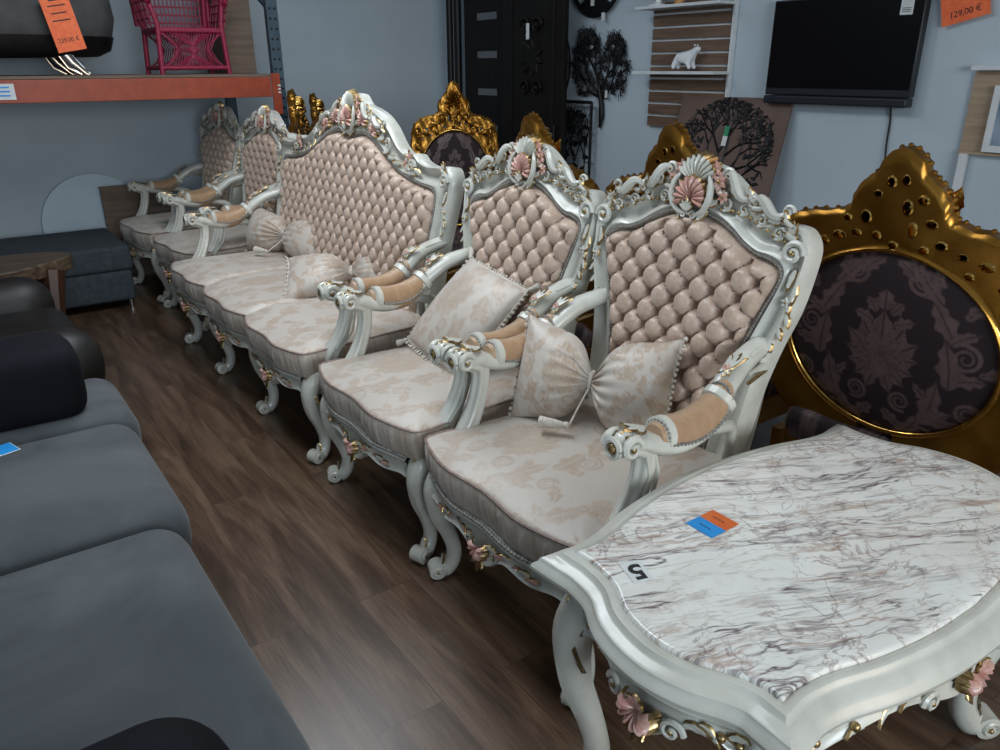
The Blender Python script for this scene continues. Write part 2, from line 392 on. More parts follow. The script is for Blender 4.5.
# ---------------------------------------------------------------- the room
X0, X1, Y0, Y1, ZC = -2.6, 4.2, -3.2, 6.72, 3.0
def plane_obj(name, corners, m, n=1):
    mb = MB(); P = [Vector(p) for p in corners]
    mb.grid([[P[0].lerp(P[1], i/n).lerp(P[3].lerp(P[2], i/n), j/n) for j in range(n+1)] for i in range(n+1)])
    return tag(mb.build(name, m, smooth=False, weld=False), kind='structure')
def slab(name, c, d, m): mb = MB(); mb.box(c, d); return tag(mb.build(name, m, smooth=False), kind='structure')
cx, cy = (X0+X1)/2, (Y0+Y1)/2
slab('floor', (cx, cy, -.05), (X1-X0+.4, Y1-Y0+.4, .1), floor_mat())
wm = wall_mat('blue_grey_wall', (.45, .52, .57), (.51, .58, .63)); wm2 = wall_mat('pale_grey_wall', (.46, .54, .60), (.51, .59, .65))
slab('wall_end', (cx, Y1+.1, ZC/2), (X1-X0+.4, .2, ZC), wm)
slab('wall_right', (X1+.1, cy, ZC/2), (.2, Y1-Y0, ZC), wm2)
slab('wall_left', (X0-.1, cy, ZC/2), (.2, Y1-Y0, ZC), wm)
slab('wall_back', (cx, Y0-.1, ZC/2), (X1-X0+.4, .2, ZC), wm)
slab('ceiling', (cx, cy, ZC+.05), (X1-X0+.4, Y1-Y0+.4, .1), wall_mat('ceiling_paint', (.30, .32, .34), (.36, .38, .40)))

# ---------------------------------------------------------------- white carved salon furniture
LEAN = radians(10); BX, BZ = .24, .47
UB = Vector((sin(LEAN), 0, cos(LEAN))); NB = Vector((-cos(LEAN), 0, sin(LEAN)))
def bp(s, z, n=0, bx=BX):   # point on the reclined back plane: s lateral (+Y), z height
    t = (z-BZ)/cos(LEAN); return Vector((bx, s, BZ)) + UB*t + NB*n
def backM(s, z, n=0): return fr(bp(s, z, n), (0, -1, 0), UB)    # a = -Y, b = up, c = toward the front
assert backM(0, 1).to_3x3().col[2].x < 0

def carved_back(parent, prof, name_group, tuft=.09, nbot=.44, W=None, sofa=False):
    # prof: rows (outer s, outer z, inner s, inner z) for the left half from the bottom to the top centre
    half = cat(prof, 6); left = [np.array(h) for h in half]; right = [np.array([-h[0], h[1], -h[2], h[3]]) for h in half[::-1][1:]]
    path = left + right
    # cross profile: (k from outer to inner, offset)
    cs = [(0, -.035), (0, -.005), (.03, .018), (.12, .030), (.24, .026), (.34, .012), (.5, .006), (.66, .010), (.74, .024), (.84, .029), (.93, .022), (1, .006), (1, -.02)]
    P = []
    for os_, oz, is_, iz in path:
        o = bp(os_, oz); i = bp(is_, iz)
        row = [o.lerp(i, k) + NB*n for k, n in cs]; P.append(row)
    f = MB(); f.grid(P, cv=True)
    frame = f.build('back_frame', lacquer, parent)
    # upholstery
    inner = [(p[2], p[3]) for p in path]; smax = max(p[0] for p in inner)
    up = [(p[2], p[3]) for p in left]
    top = [(s, z) for s, z in up if True]
    ss = np.array([p[0] for p in up]); zz = np.array([p[1] for p in up]); k = int(np.argmax(ss))
    side_s, side_z = ss[:k+1], zz[:k+1]; top_s, top_z = ss[k:][::-1], zz[k:][::-1]
    nu = int(2*smax/.0062); nv = int((zz.max()-nbot)/.0066)
    U = np.linspace(-1, 1, nu+1); V = np.linspace(0, 1, nv+1); UU, VV = np.meshgrid(U, V, indexing='ij')
    order = np.argsort(top_s); ZT = np.interp(np.abs(UU)*smax, top_s[order], top_z[order])
    Z = nbot + VV*(ZT-nbot); o2 = np.argsort(side_z); WZ = np.interp(Z, side_z[o2], side_s[o2]); S = UU*WZ
    edge = np.minimum((1-np.abs(UU))*WZ, np.maximum(ZT-Z, 0)*.95)
    e = np.clip(edge/.05, 0, 1); pil = np.sqrt(np.clip(1-(1-e)**2, 0, 1))
    a, b = tuft, tuft*1.12; p = S/a + (Z-.5)/b; q = S/a - (Z-.5)/b
    pp = np.abs(p-np.round(p)); qq = np.abs(q-np.round(q)); rr = np.hypot(pp, qq)
    d = 1 - .42*np.exp(-(np.minimum(pp, qq)/.06)**1.2) - .75*np.exp(-(rr/.20)**2); d = d + .20*np.sqrt(np.clip(4*pp*qq, 0, 1)) - .22*np.exp(-(rr/.12)**2) - .15
    em = np.clip((edge-.006)/.012, 0, 1); dz = np.where(ZT-Z < (1-np.abs(UU))*WZ, np.abs(np.sin(pi*S/a)), np.abs(np.sin(pi*(Z-.5)/b)))
    d = d*em + (1-em)*.3
    crk = .0016*np.sin(38*p+6*np.sin(11*q+3*p))*np.clip(1-d, 0, 1)
    H = .002 + pil*(.016 + .046*np.clip(d, -.7, 1.1)) + crk
    pat = damask(S, Z, (.22, .30))*.55
    G = [[bp(S[i, j], Z[i, j], H[i, j]) for j in range(nv+1)] for i in range(nu+1)]
    u = MB(); u.grid(G, attr=pat); back = [[bp(S[i, j], Z[i, j], -.02) for j in (0, nv)] for i in range(nu+1)]
    uph = u.build('backrest', silk_back, parent, weld=False)
    # braid along the upholstery edge
    t = MB(); beads(t, [bp(s*1.01, z+.006, .027) for s, z in inner], .0042); t.build('braid_trim', braid, parent)
    # back panel
    bk = MB(); n = 40; rows = []
    for i in range(n+1):
        s = -smax + 2*smax*i/n; zt = float(np.interp(abs(s), top_s[order], top_z[order])); rows.append([bp(s*.98, nbot + (zt-nbot)*j/6, -.03 - .012*sin(pi*j/6)) for j in range(7)])
    bk.grid(rows); bk.build('back_panel', silk_m, parent)
    return path, frame

def carve_shoulder(mb, path_pts, sgn):
    pass

AP = [(.285, .42, .205, .44), (.29, .48, .207, .50), (.312, .60, .215, .62), (.322, .72, .235, .74), (.345, .84, .262, .84), (.375, .95, .292, .93), (.388, 1.05, .315, .99), (.388, 1.12, .325, 1.03),
      (.360, 1.160, .308, 1.056), (.32, 1.170, .27, 1.068), (.26, 1.164, .232, 1.074), (.205, 1.187, .19, 1.092), (.165, 1.222, .148, 1.117), (.12, 1.252, .10, 1.139), (.082, 1.275, .05, 1.152), (.04, 1.292, .02, 1.156), (0, 1.298, 0, 1.156)]

def ornaments(parent, ears, crest, scale=1.0):
    # ears: list of (s, z, side sign); crest: (s, z)
    for s, z, g in ears:
        w = MB()   # white and gilt carving: material 0 lacquer, 1 gilt
        scroll(w, backM(s-g*.025, z-.012, .028), .032, 1.4, .3, flip=-g)
        for k, (ds, dz, ang, L) in enumerate(((.0, -.05, 200, .075), (.012, -.085, 190, .07), (-.004, -.12, 172, .06), (.0, -.16, 165, .055), (-.014, -.20, 160, .05), (-.03, -.24, 165, .045))):
            leaf(w, backM(s+g*(ds-.012), z+dz, .022) @ R2(g*radians(ang)), L*.8, .011, th=.5, lift=.12, lobes=3, curve=.2*g)
        for k in range(5):
            t = k/4; leaf(w, backM(s-g*(.02+.012*k), z+.012+.004*k, .03) @ R2(g*radians(-60+32*k)), .05, .012, lift=.2, lobes=2)
        # flower drop down the stile
        flower(w, backM(s-g*.015, z-.135, .032), .014, 5, 0, 1)
        w.build('shoulder_carving', [lacquer, gilt], parent)
    cs, cz = crest; k = scale; w = MB()
    # S scrolls running from the crest to the shoulders
    for g in (1, -1):
        for (s0, z0, s1, z1, h) in ((.105, -.050, .185, -.105, .016), (.20, -.112, .31, -.125, .020)):
            pts = []; rr = []
            for i in range(15):
                t = i/14; s = cs+g*k*(s0+(s1-s0)*t); z = cz+k*(z0+(z1-z0)*t) + h*sin(2*pi*t)*.8
                pts.append(bp(s, z, .034+.012*sin(pi*t))); rr.append(.006+.009*sin(pi*t))
            w.tube(pts, rr, 7, mat=0)
            scroll(w, backM(cs+g*k*s0, cz+k*z0-.002, .03), .02, 1.2, .32, flip=g)
            scroll(w, backM(cs+g*k*s1, cz+k*z1+.004, .03), .017, 1.2, .32, flip=-g)
        for j in range(13):
            t = j/12; s = cs+g*k*(.095+.24*t); z = cz-k*(.118+.045*t)+.012*sin(5*t)
            leaf(w, backM(s, z+.018, .034) @ R2(-g*radians(70+45*sin(j*2.1))), .036, .011, lift=.25, lobes=2, curve=-.3*g, th=.5)
            if j % 3 == 1: scroll(w, backM(s, z-.012, .026), .017, 1.3, .28, flip=g if j % 2 else -g); leaf(w, backM(s+g*.014, z-.020, .026) @ R2(-g*radians(110)), .030, .009, lift=.2, lobes=2, th=.5)
            else: w.ball(bp(s+g*.004, z-.026, .030), .0055, 1)
    # cupping scrolls around the shell, fan shaped plume above it
    for g in (1, -1):
        pts = [bp(cs+g*k*a, cz+k*b, c) for a, b, c in ((.010, -.170, .045), (.045, -.160, .05), (.068, -.125, .055), (.066, -.085, .055), (.050, -.060, .05))]
        pts = [tuple(p) for p in cat(pts, 4)]; w.tube(pts, [.004+.006*sin(pi*i/(len(pts)-1)) for i in range(len(pts))], 7)
        for a, b, ang, L in ((.062, -.062, -55, .05), (.080, -.09, -80, .045), (.088, -.125, -100, .045), (.055, -.15, -135, .045)):
            leaf(w, backM(cs+g*k*a, cz+k*b, .036) @ R2(g*radians(ang)), L*k, .013*k, lift=.3, lobes=3, curve=.25*g)
    shell(w, backM(cs, cz-.088*k, .032), .098*k, 9, 0, 1, span=62, dome=.22)
    spray(w, backM(cs, cz-.160*k, .060) @ R2(0), .040*k, .008*k, 5, 50, lift=.2)
    scroll(w, backM(cs+.016, cz-.172*k, .045), .014, 1.1, .3); scroll(w, backM(cs-.016, cz-.172*k, .045), .014, 1.1, .3, flip=-1)
    w.build('crest_carving', [lacquer, gilt], parent)
    w = MB(); shell(w, backM(cs, cz-.126*k, .048), .074*k, 11, 0, 1, dome=.22, span=120)
    tag(w.build('crest_shell', [rose, gilt], parent), 'pink painted scallop shell at the top of the back')
    for g, a, b, r in ((1, .068, -.046, .024), (1, .095, -.075, .019), (-1, .066, -.042, .025), (-1, .092, -.072, .027), (-1, .115, -.110, .020)):
        w = MB(); flower(w, backM(cs+g*k*a*.9, cz+k*b, .04), r*k, 6, 0, 1)
        w.build('crest_flower', [rose, gilt], parent)

def cushion_outline(hw, lobes, xf, xb, n=30, dip=.02):
    # plan of a seat cushion: front at -x; lobes = list of (y0, y1)
    pts = []
    for (ya, yb) in lobes:      # from +y to -y along the front
        m = 14
        for i in range(m+1):
            t = i/m; y = ya + (yb-ya)*t; x = xf - dip*(sin(pi*t)**1.2) + (.010*cos(4*pi*t))
            if i in (0, m): x += .012
            pts.append((x, y))
    y1 = lobes[-1][1]; y0 = lobes[0][0]
    r = [(xf+.03, y1-.012), (xf+.08, y1-.016), (xf+.2, y1+.0), (xb-.15, y1+.03), (xb-.02, y1+.055), (xb, y1+.075)]
    l = [(xb, y0-.075), (xb-.02, y0-.055), (xb-.15, y0-.03), (xf+.2, y0), (xf+.08, y0+.016), (xf+.03, y0+.012)]
    mid = [(xb, y1+.075 + (y0-y1-.15)*(i+1)/(n+1)) for i in range(n)]
    allp = pts + r + mid + l
    out = []   # resample evenly
    P = allp + [allp[0]]; L = [0]
    for i in range(1, len(P)): L.append(L[-1] + math.dist(P[i], P[i-1]))
    N_ = int(L[-1]/.0075); xs = np.interp(np.linspace(0, L[-1], N_, endpoint=False), L, [p[0] for p in P]); ys = np.interp(np.linspace(0, L[-1], N_, endpoint=False), L, [p[1] for p in P])
    for _ in range(3): xs = (np.roll(xs, 1)+2*xs+np.roll(xs, -1))/4; ys = (np.roll(ys, 1)+2*ys+np.roll(ys, -1))/4
    return xs, ys
def seat_cushion(parent, hw, lobes, zb=.392, zt=.497, xf=-.40, xb=.27, seams=()):
    xs, ys = cushion_outline(hw, lobes, xf, xb); n = len(xs)
    rng = np.random.RandomState(3); s = np.arange(n)
    pleat = np.zeros(n)
    for fz, am in ((n*.21, .45), (n*.34, .35), (n*.13, .4)): pleat += am*np.sin(2*pi*s*fz/n + rng.rand()*6 + 2*np.sin(s*.11))
    front = np.clip((-.25-xs)/.08, 0, 1)
    cxx, cyy = (xf+xb)/2, 0
    nx = np.gradient(np.roll(ys, 0)); tx = np.roll(xs, -1)-np.roll(xs, 1); ty = np.roll(ys, -1)-np.roll(ys, 1); ln = np.hypot(tx, ty); ox, oy = ty/ln, -tx/ln
    if (ox*(xs-cxx)).sum() < 0: ox, oy = -ox, -oy
    rows = []; pats = []
    prof = [(0, -.03), (.0, -.010), (.12, -.004), (.3, .001), (.5, .005), (.7, .006), (.85, .005), (.95, .002), (1.0, -.002)]
    for t, o in prof:
        off = o + pleat*.0045*front*sin(pi*min(1, t*1.05+.02)); z = zb + (zt-zb)*t
        rows.append(np.stack([xs+ox*off, ys+oy*off, np.full(n, z)], 1)); pats.append(.45+.55*np.clip(np.sin(s*.9+2.2*np.sin(s*.37+t*1.5)+t*2)*.6+.5*np.sin(s*2.3+t*3), -.6, 1))  # streaks put pleat highlights and shade into the skirt colour
    # crowned top: shrink toward the centre line; keeps a wide seat even
    hwid = max(abs(ys)); m = 52
    for j in range(1, m+1):
        t = j/m; q = 1-t; x = cxx + (xs-cxx)*q; ycore = np.clip(ys, -hwid+.33, hwid-.33) if hwid > .6 else 0*ys
        y = ycore + (ys-ycore)*q; d = np.minimum(1, t*2.2); dd = 1-(1-d)**2
        sag = sum(exp_( (y-sy)/.02 )*(-.016) for sy in seams) if seams else 0
        z = zt + .036*dd + sag*np.clip(t*6, 0, 1) + .0025*np.sin(9*x+7*y)
        rows.append(np.stack([x, y, z], 1)); pats.append(.8*damask(y-.12, x+.18, (.52, .62)))
    mb = MB(); mb.grid(rows, cv=True, attr=pats)
    o = mb.build('seat_cushion', silk_m, parent, weld=False)
    p = MB(); p.tube([(xs[i]+ox[i]*.002, ys[i]+oy[i]*.002, zt) for i in range(n)] + [(xs[0]+ox[0]*.002, ys[0]+oy[0]*.002, zt)], .0042, 5, cap=False); p.build('piping', cord, o)
    return o
def exp_(x): return np.exp(-x*x)

def cab_leg(parent, x, y, dx, dy, h=.40, sz=1.0, back=False):
    # cabriole leg ending in a scroll foot; (dx, dy) is the outward direction
    w = MB(); d = Vector((dx, dy, 0)).normalized()
    if back: pr = [(0, h, .027, .024), (0, h*.7, .024, .02), (.01, h*.4, .02, .018), (.03, h*.15, .019, .017), (.05, 0, .021, .02)]
    else: pr = [(-.02, h, .035, .038), (.012, h*.90, .040, .042), (.030, h*.78, .038, .036), (.022, h*.60, .033, .030), (-.006, h*.42, .028, .026), (-.024, h*.26, .026, .025), (-.018, h*.14, .027, .027), (.004, h*.07, .030, .028), (.022, .030, .027, .028)]
    q = cat(pr, 4)
    w.tube([(x+d.x*a[0]*sz, y+d.y*a[0]*sz, a[1]) for a in q], [(a[2]*sz, a[3]*sz) for a in q], 14, ref=d, groove=.10)
    if not back:
        side = Vector((-d.y, d.x, 0))
        cen = Vector((x, y, .030*sz)) + d*(.034*sz)
        w.tube([cen - side*.027*sz, cen - side*.024*sz, cen + side*.024*sz, cen + side*.027*sz], [.018*sz, .028*sz, .028*sz, .018*sz], 16)
        for g in (1, -1):
            M = fr(cen + side*(g*.022*sz), d*g, (0, 0, 1))
            if M.to_3x3().col[2].dot(side)*g < 0: M = fr(cen + side*(g*.022*sz), d*-g, (0, 0, 1))
            scroll(w, M, .020*sz, 1.2, .30)
        K = fr(Vector((x, y, h*.86)) + d*(.040*sz), side, (0, 0, -1))
        if K.to_3x3().col[2].dot(d) < 0: K = fr(Vector((x, y, h*.86)) + d*(.040*sz), -side, (0, 0, -1))
        spray(w, K, .10*sz, .017*sz, 3, 26, lift=-.28)
        leaf(w, K @ R2(pi), .05*sz, .022*sz, lift=-.1, lobes=3)
        for j in range(4): w.ball(Vector((x, y, h*(.70-.05*j))) + d*(.052-.006*j)*sz, .0065*sz, 1)
        F = fr(Vector((x, y, .085*sz)) + d*(.012*sz), side, (0, 0, -1))
        if F.to_3x3().col[2].dot(d) < 0: F = fr(Vector((x, y, .085*sz)) + d*(.012*sz), -side, (0, 0, -1))
        leaf(w, F, .06*sz, .015*sz, lift=.35, lobes=3)
    return w.build('leg', [lacquer, gilt], parent)

def apron(parent, spans, xf=-.365, hw=.36, ztop=.39):
    # carved front rail; spans = list of (y0, y1) each with a shell in its middle
    w = MB()
    for (ya, yb) in spans:
        P = []; n = 36
        for i in range(n+1):
            t = i/n; y = ya+(yb-ya)*t; bulge = -.028*sin(pi*t) + .008*cos(4*pi*t)
            zb = .325 - .055*exp(-((t-.5)/.13)**2) + .02*cos(6*pi*t)*(.5) - .02*(abs(t-.5)*2)**6
            x = xf - .022 + bulge
            P.append([(x+.03, y, ztop), (x-.004, y, ztop), (x-.012, y, ztop-.012), (x-.004, y, ztop-.022), (x+.002, y, (ztop+zb)/2), (x-.004, y, zb+.016), (x-.012, y, zb+.006), (x-.002, y, zb), (x+.03, y, zb+.004)])
        w.grid(P, cv=True)
        ym = (ya+yb)/2
        for g in (1, -1):
            for k, (dy, dz, ang) in enumerate(((.07, -.055, 70), (.105, -.048, 100), (.135, -.052, 60), (.17, -.045, 110), (.205, -.05, 80), (.24, -.05, 95))):
                if dy < abs(yb-ya)/2-.04:
                    M = fr((xf-.046-.012*(1-dy/.25), ym+g*dy, ztop+dz), (0, -1, 0), (0, 0, 1))
                    leaf(w, M @ R2(-g*radians(ang)), .042, .012, lift=.25, lobes=3, edge=1, mat=2 if k % 2 else 0)
            M = fr((xf-.052, ym+g*.06, ztop-.072), (0, -1, 0), (0, 0, 1)); scroll(w, M, .018, 1.2, .3, flip=g)
        beads(w, [(xf-.034-.028*sin(pi*i/30)+.008*cos(4*pi*i/30), ya+(yb-ya)*i/30, ztop+.004) for i in range(31)], .0055, 3)
    r = w.build('seat_rail', [lacquer, gilt, rose, braid], parent)
    w = MB()
    for (ya, yb) in spans:
        M = fr((xf-.066, (ya+yb)/2, ztop-.062), (0, -1, 0), (0, 0, 1)); shell(w, M @ R2(pi), .045, 7, 0, 1, span=120)
        spray(w, M @ R2(pi, 0, -.035), .04, .012, 3, 45, 1, 1)
    tag(w.build('rail_shell', [rose, gilt], r), 'pink and bronze shell carved in the seat rail')
    for g in (1, -1): w = MB(); w.box((-.03, g*(hw-.035), .345), (.60, .04, .09)); w.build('side_rail', lacquer, parent, bevel=.008)
    w = MB(); w.box((.26, 0, .36), (.04, 2*hw-.12, .12)); w.build('back_rail', lacquer, parent, bevel=.008)

def arm(parent, g, y0):
    # g = +1 left (+y) arm; y0 = lateral position of the seat side
    a = MB()
    post = cat([(-.27, y0-.005, .37), (-.262, y0+.002, .46), (-.215, y0+.008, .54), (-.185, y0+.012, .62), (-.18, y0+.012, .69), (-.205, y0+.010, .715), (-.238, y0+.008, .732)], 6)
    n = len(post)-1
    a.tube([(p[0], g*p[1], p[2]) for p in post], [(.038-.008*sin(pi*min(1, i/n*1.15)), .046-.012*sin(pi*i/n)-.006*(i/n)) for i in range(n+1)], 36, ref=(0, 1, 0), groove=.20)
    # arm rail: from the scroll over the pad seat back to the stile
    rail = cat([(-.248, y0+.008, .730), (-.20, y0+.010, .726), (-.15, y0+.014, .705), (-.08, y0+.018, .69), (.0, y0+.018, .70), (.06, y0+.012, .735), (.12, y0+.0, .785), (.19, y0-.012, .825), (.27, y0-.025, .845), (.31, y0-.03, .85)], 5)
    n = len(rail)-1
    a.tube([(p[0], g*p[1], p[2]) for p in rail], [(.024+.006*sin(pi*i/n), .036+.010*sin(pi*min(1, i/n*1.6))) for i in range(n+1)], 14, ref=(0, 0, 1), groove=.08)
    low = cat([(.03, y0+.018, .69), (.09, y0+.02, .68), (.15, y0+.01, .66), (.17, y0, .61), (.19, y0-.02, .55), (.25, y0-.04, .50)], 5); n = len(low)-1
    a.tube([(p[0], g*p[1], p[2]) for p in low], [(.018, .016)]*(n+1), 8, ref=(0, 0, 1))
    for (x, z, dx, dz) in ((-.125, .722, 1, -.05), (.085, .758, .8, .55)):      # collars holding the pad
        d_ = Vector((dx, 0, dz)).normalized(); c_ = Vector((x, g*(y0+.013), z))
        a.tube([c_ - d_*.016, c_ - d_*.010, c_ + d_*.010, c_ + d_*.016], [(.036, .036), (.047, .046), (.047, .046), (.036, .036)], 18, ref=(0, 0, 1))
    # front volute
    for s2 in (1, -1):
        M = fr((-.250, g*(y0+.010)+s2*.026, .730), (1, 0, 0), (0, 0, 1))
        if s2 > 0: M = fr((-.250, g*(y0+.010)+s2*.026, .730), (-1, 0, 0), (0, 0, 1))
        scroll(a, M, .030, 1.4, .34)
    a.ball((-.246, g*(y0+.010), .730), .034, 0, 10, (1, .95, 1))
    M = fr((-.280, g*(y0+.010), .730), (0, -1, 0), (0, 0, 1))
    a.tube([M @ Vector((.022*cos(t), .022*sin(t), .002)) for t in np.linspace(0, 2*pi, 20)], .008, 6, cap=False)
    for k in range(5): leaf(a, M @ R2(-1.1+.55*k, 0, 0, -.016), .036, .010, lift=-.3, lobes=2)
    a.ball((-.280, g*(y0+.010), .730), .0155, 1)
    # acanthus on top of the volute and where the arm meets the stile
    M = fr((-.185, g*(y0+.010), .757), (0, 1, 0), (-1, 0, .1))
    if M.to_3x3().col[2].z < 0: M = fr((-.185, g*(y0+.010), .757), (0, -1, 0), (-1, 0, .1))
    spray(a, M, .065, .013, 3, 30, lift=.05)
    M = fr((.115, g*(y0+.004), .812), (0, 1, 0), (1, 0, .65))
    if M.to_3x3().col[2].z < 0: M = fr((.115, g*(y0+.004), .812), (0, -1, 0), (1, 0, .65))
    spray(a, M @ Matrix.Translation((0, 0, .020)), .075, .010, 3, 12, lift=-.12); spray(a, M @ R2(pi, 0, .02, .018), .035, .009, 3, 24, lift=-.15); flower(a, M @ Matrix.Translation((0, .012, .024)), .012, 6, 2, 1)
    for k in range(4):       # fluted lines on the stile beside the arm
        z = .86-.026*k; a.tube([(.20+.002*k, g*(y0+.008), z-.012), (.25, g*(y0+.002), z-.004), (.30, g*(y0-.005), z)], [.005, .006, .004], 6, mat=1 if k % 2 else 0)
    for k in range(2): a.tube([(-.25+.03*k, g*(y0+.036), .50), (-.205+.03*k, g*(y0+.040), .56), (-.185+.03*k, g*(y0+.040), .64), (-.20+.028*k, g*(y0+.038), .71)], [.003, .006, .006, .003], 6)
    o = a.build('arm', [lacquer, gilt, rose], parent)
    # pad
    pad = MB(); rows = []; n = 26
    q = cat([(-.150, .728), (-.11, .726), (-.05, .718), (.01, .726), (.06, .75), (.10, .785)], 5); n = len(q)-1
    for i, (x, z) in enumerate(q):
        t = i/n; w_ = sin(pi*(.06+.88*t))**.24; ra, rb = .048*w_, .046*w_
        rows.append([(x, g*(y0+.015) + rb*cos(k*2*pi/18), z-.006 + ra*sin(k*2*pi/18)*(1.0 if sin(k*2*pi/18) > 0 else 1.1)) for k in range(18)])
    pat = [[.6*abs(sin(i*.9+k))*(1 if (i*k) % 5 else 0) for k in range(18)] for i in range(len(rows))]
    pad.grid(rows, cv=True, attr=pat); pad.fan(rows[0][::-1]); pad.fan(rows[-1])
    po = pad.build('arm_pad', silk_arm, o)
    tr = MB()
    for s2 in (1, -1): beads(tr, [(x, g*(y0+.015)+s2*.045*sin(pi*(.06+.88*i/n))**.24, z-.020) for i, (x, z) in enumerate(q)], .005)
    for i in (2, n-2): beads(tr, [(q[i][0], g*(y0+.015)+.048*sin(pi*(.06+.88*i/n))**.24*cos(a_), q[i][1]-.006+.050*sin(pi*(.06+.88*i/n))**.24*sin(a_)) for a_ in np.linspace(0, pi, 12)], .0045)
    tr.build('braid_trim', braid, o)
    return o

def make_armchair():
    r = empty('armchair')
    carved_back(r, AP, 'a')
    ornaments(r, [(.376, 1.11, 1), (-.376, 1.11, -1)], (0, 1.318))
    seat_cushion(r, .36, [(.355, -.355)])
    apron(r, [(.315, -.315)])
    for g in (1, -1):
        cab_leg(r, -.335, g*.33, -1, g*.35); cab_leg(r, .25, g*.26, 1, g*.25, back=True); arm(r, g, .335)
    return r
SP = [(.90, .42, .80, .44), (.905, .48, .805, .50), (.93, .60, .82, .62), (.94, .72, .835, .74), (.955, .84, .845, .84), (.975, .95, .86, .93), (.99, 1.05, .865, .985), (.99, 1.12, .862, 1.025),
      (.955, 1.160, .845, 1.047), (.88, 1.160, .81, 1.058), (.79, 1.155, .75, 1.062), (.71, 1.17, .68, 1.07), (.66, 1.195, .62, 1.08), (.58, 1.190, .55, 1.095), (.50, 1.222, .48, 1.115), (.40, 1.295, .37, 1.165), (.30, 1.345, .26, 1.215), (.20, 1.372, .16, 1.240), (.12, 1.388, .08, 1.235), (.05, 1.43, .03, 1.222), (0, 1.435, 0, 1.22)]
def make_sofa():
    r = empty('carved_sofa')
    carved_back(r, SP, 's')
    ornaments(r, [(.965, 1.11, 1), (-.965, 1.11, -1)], (0, 1.44), 1.15)
    for g in (1, -1):      # side shells and flowers of the wide crest
        w = MB(); shell(w, backM(g*.155, 1.30, .03), .062, 9, 0, 1); w.build('crest_shell', [rose, gilt], r)
        w = MB(); shell(w, backM(g*.27, 1.262, .03) @ R2(g*.4), .05, 8, 0, 1); w.build('crest_shell', [rose, gilt], r); w = MB()
        flower(w, backM(g*.64, 1.165, .035), .028, 6, 0, 1); flower(w, backM(g*.60, 1.14, .035), .02, 6, 0, 1); flower(w, backM(g*.12, 1.38, .04), .028, 6, 1, 0)
        w.build('crest_flower', [rose, gilt], r)
    for g in (1, -1):
        w = MB()
        for s, z, a in ((.38, 1.24, 110), (.44, 1.19, 120), (.50, 1.16, 105), (.56, 1.14, 100), (.68, 1.13, 60), (.70, 1.11, 100), (.35, 1.28, 60), (.22, 1.33, 40), (.74, 1.11, 80)):
            leaf(w, backM(g*s, z, .032) @ R2(g*radians(-a)), .06, .014, lift=.2, lobes=3, curve=.2)
        scroll(w, backM(g*.66, 1.135, .03), .03, 1.4, .3, flip=-g); scroll(w, backM(g*.42, 1.22, .03), .022, 1.3, .3, flip=g)
        spray(w, backM(g*.63, 1.15, .03), .055, .014, 5, 60)
        w.build('crest_carving', [lacquer, gilt], r)
    seat_cushion(r, .95, [(.955, .32), (.32, -.32), (-.32, -.955)], xf=-.41, seams=(.32, -.32))
    apron(r, [(.93, .34), (.30, -.30), (-.34, -.93)], hw=.96)
    for y, dy in ((.94, .3), (.325, 0), (-.325, 0), (-.94, -.3)): cab_leg(r, -.335, y, -1, dy)
    for g in (1, -1): cab_leg(r, .25, g*.86, 1, g*.25, back=True); arm(r, g, .955)
    return r

WL = {'A': 'ivory carved armchair beside the marble table, nearest the camera, bow cushion on its seat',
      'B': 'ivory carved armchair between the sofa and the nearest armchair, square pillow on its seat',
      'C': 'ivory carved armchair just beyond the sofa, second from the far end of the row',
      'D': 'ivory carved armchair at the far end of the row, under the orange rack beam'}
proto = make_armchair(); first = True
for k, (x, y, a) in dict(A=(1.415, 1.475, 0), B=(1.41, 2.258, 0), C=(1.52, 5.23, 4), D=(1.47, 6.04, 4)).items():
    o = proto if first else copy_tree(proto); first = False
    o.location = (x, y, 0); o.rotation_euler = (0, 0, radians(a)); tag(o, WL[k], 'armchair', 'ivory carved armchairs of the salon set')
so = make_sofa(); so.location = (1.41, 3.735, 0)
tag(so, 'ivory carved sofa with a long tufted back and three scalloped seat lobes', 'sofa')

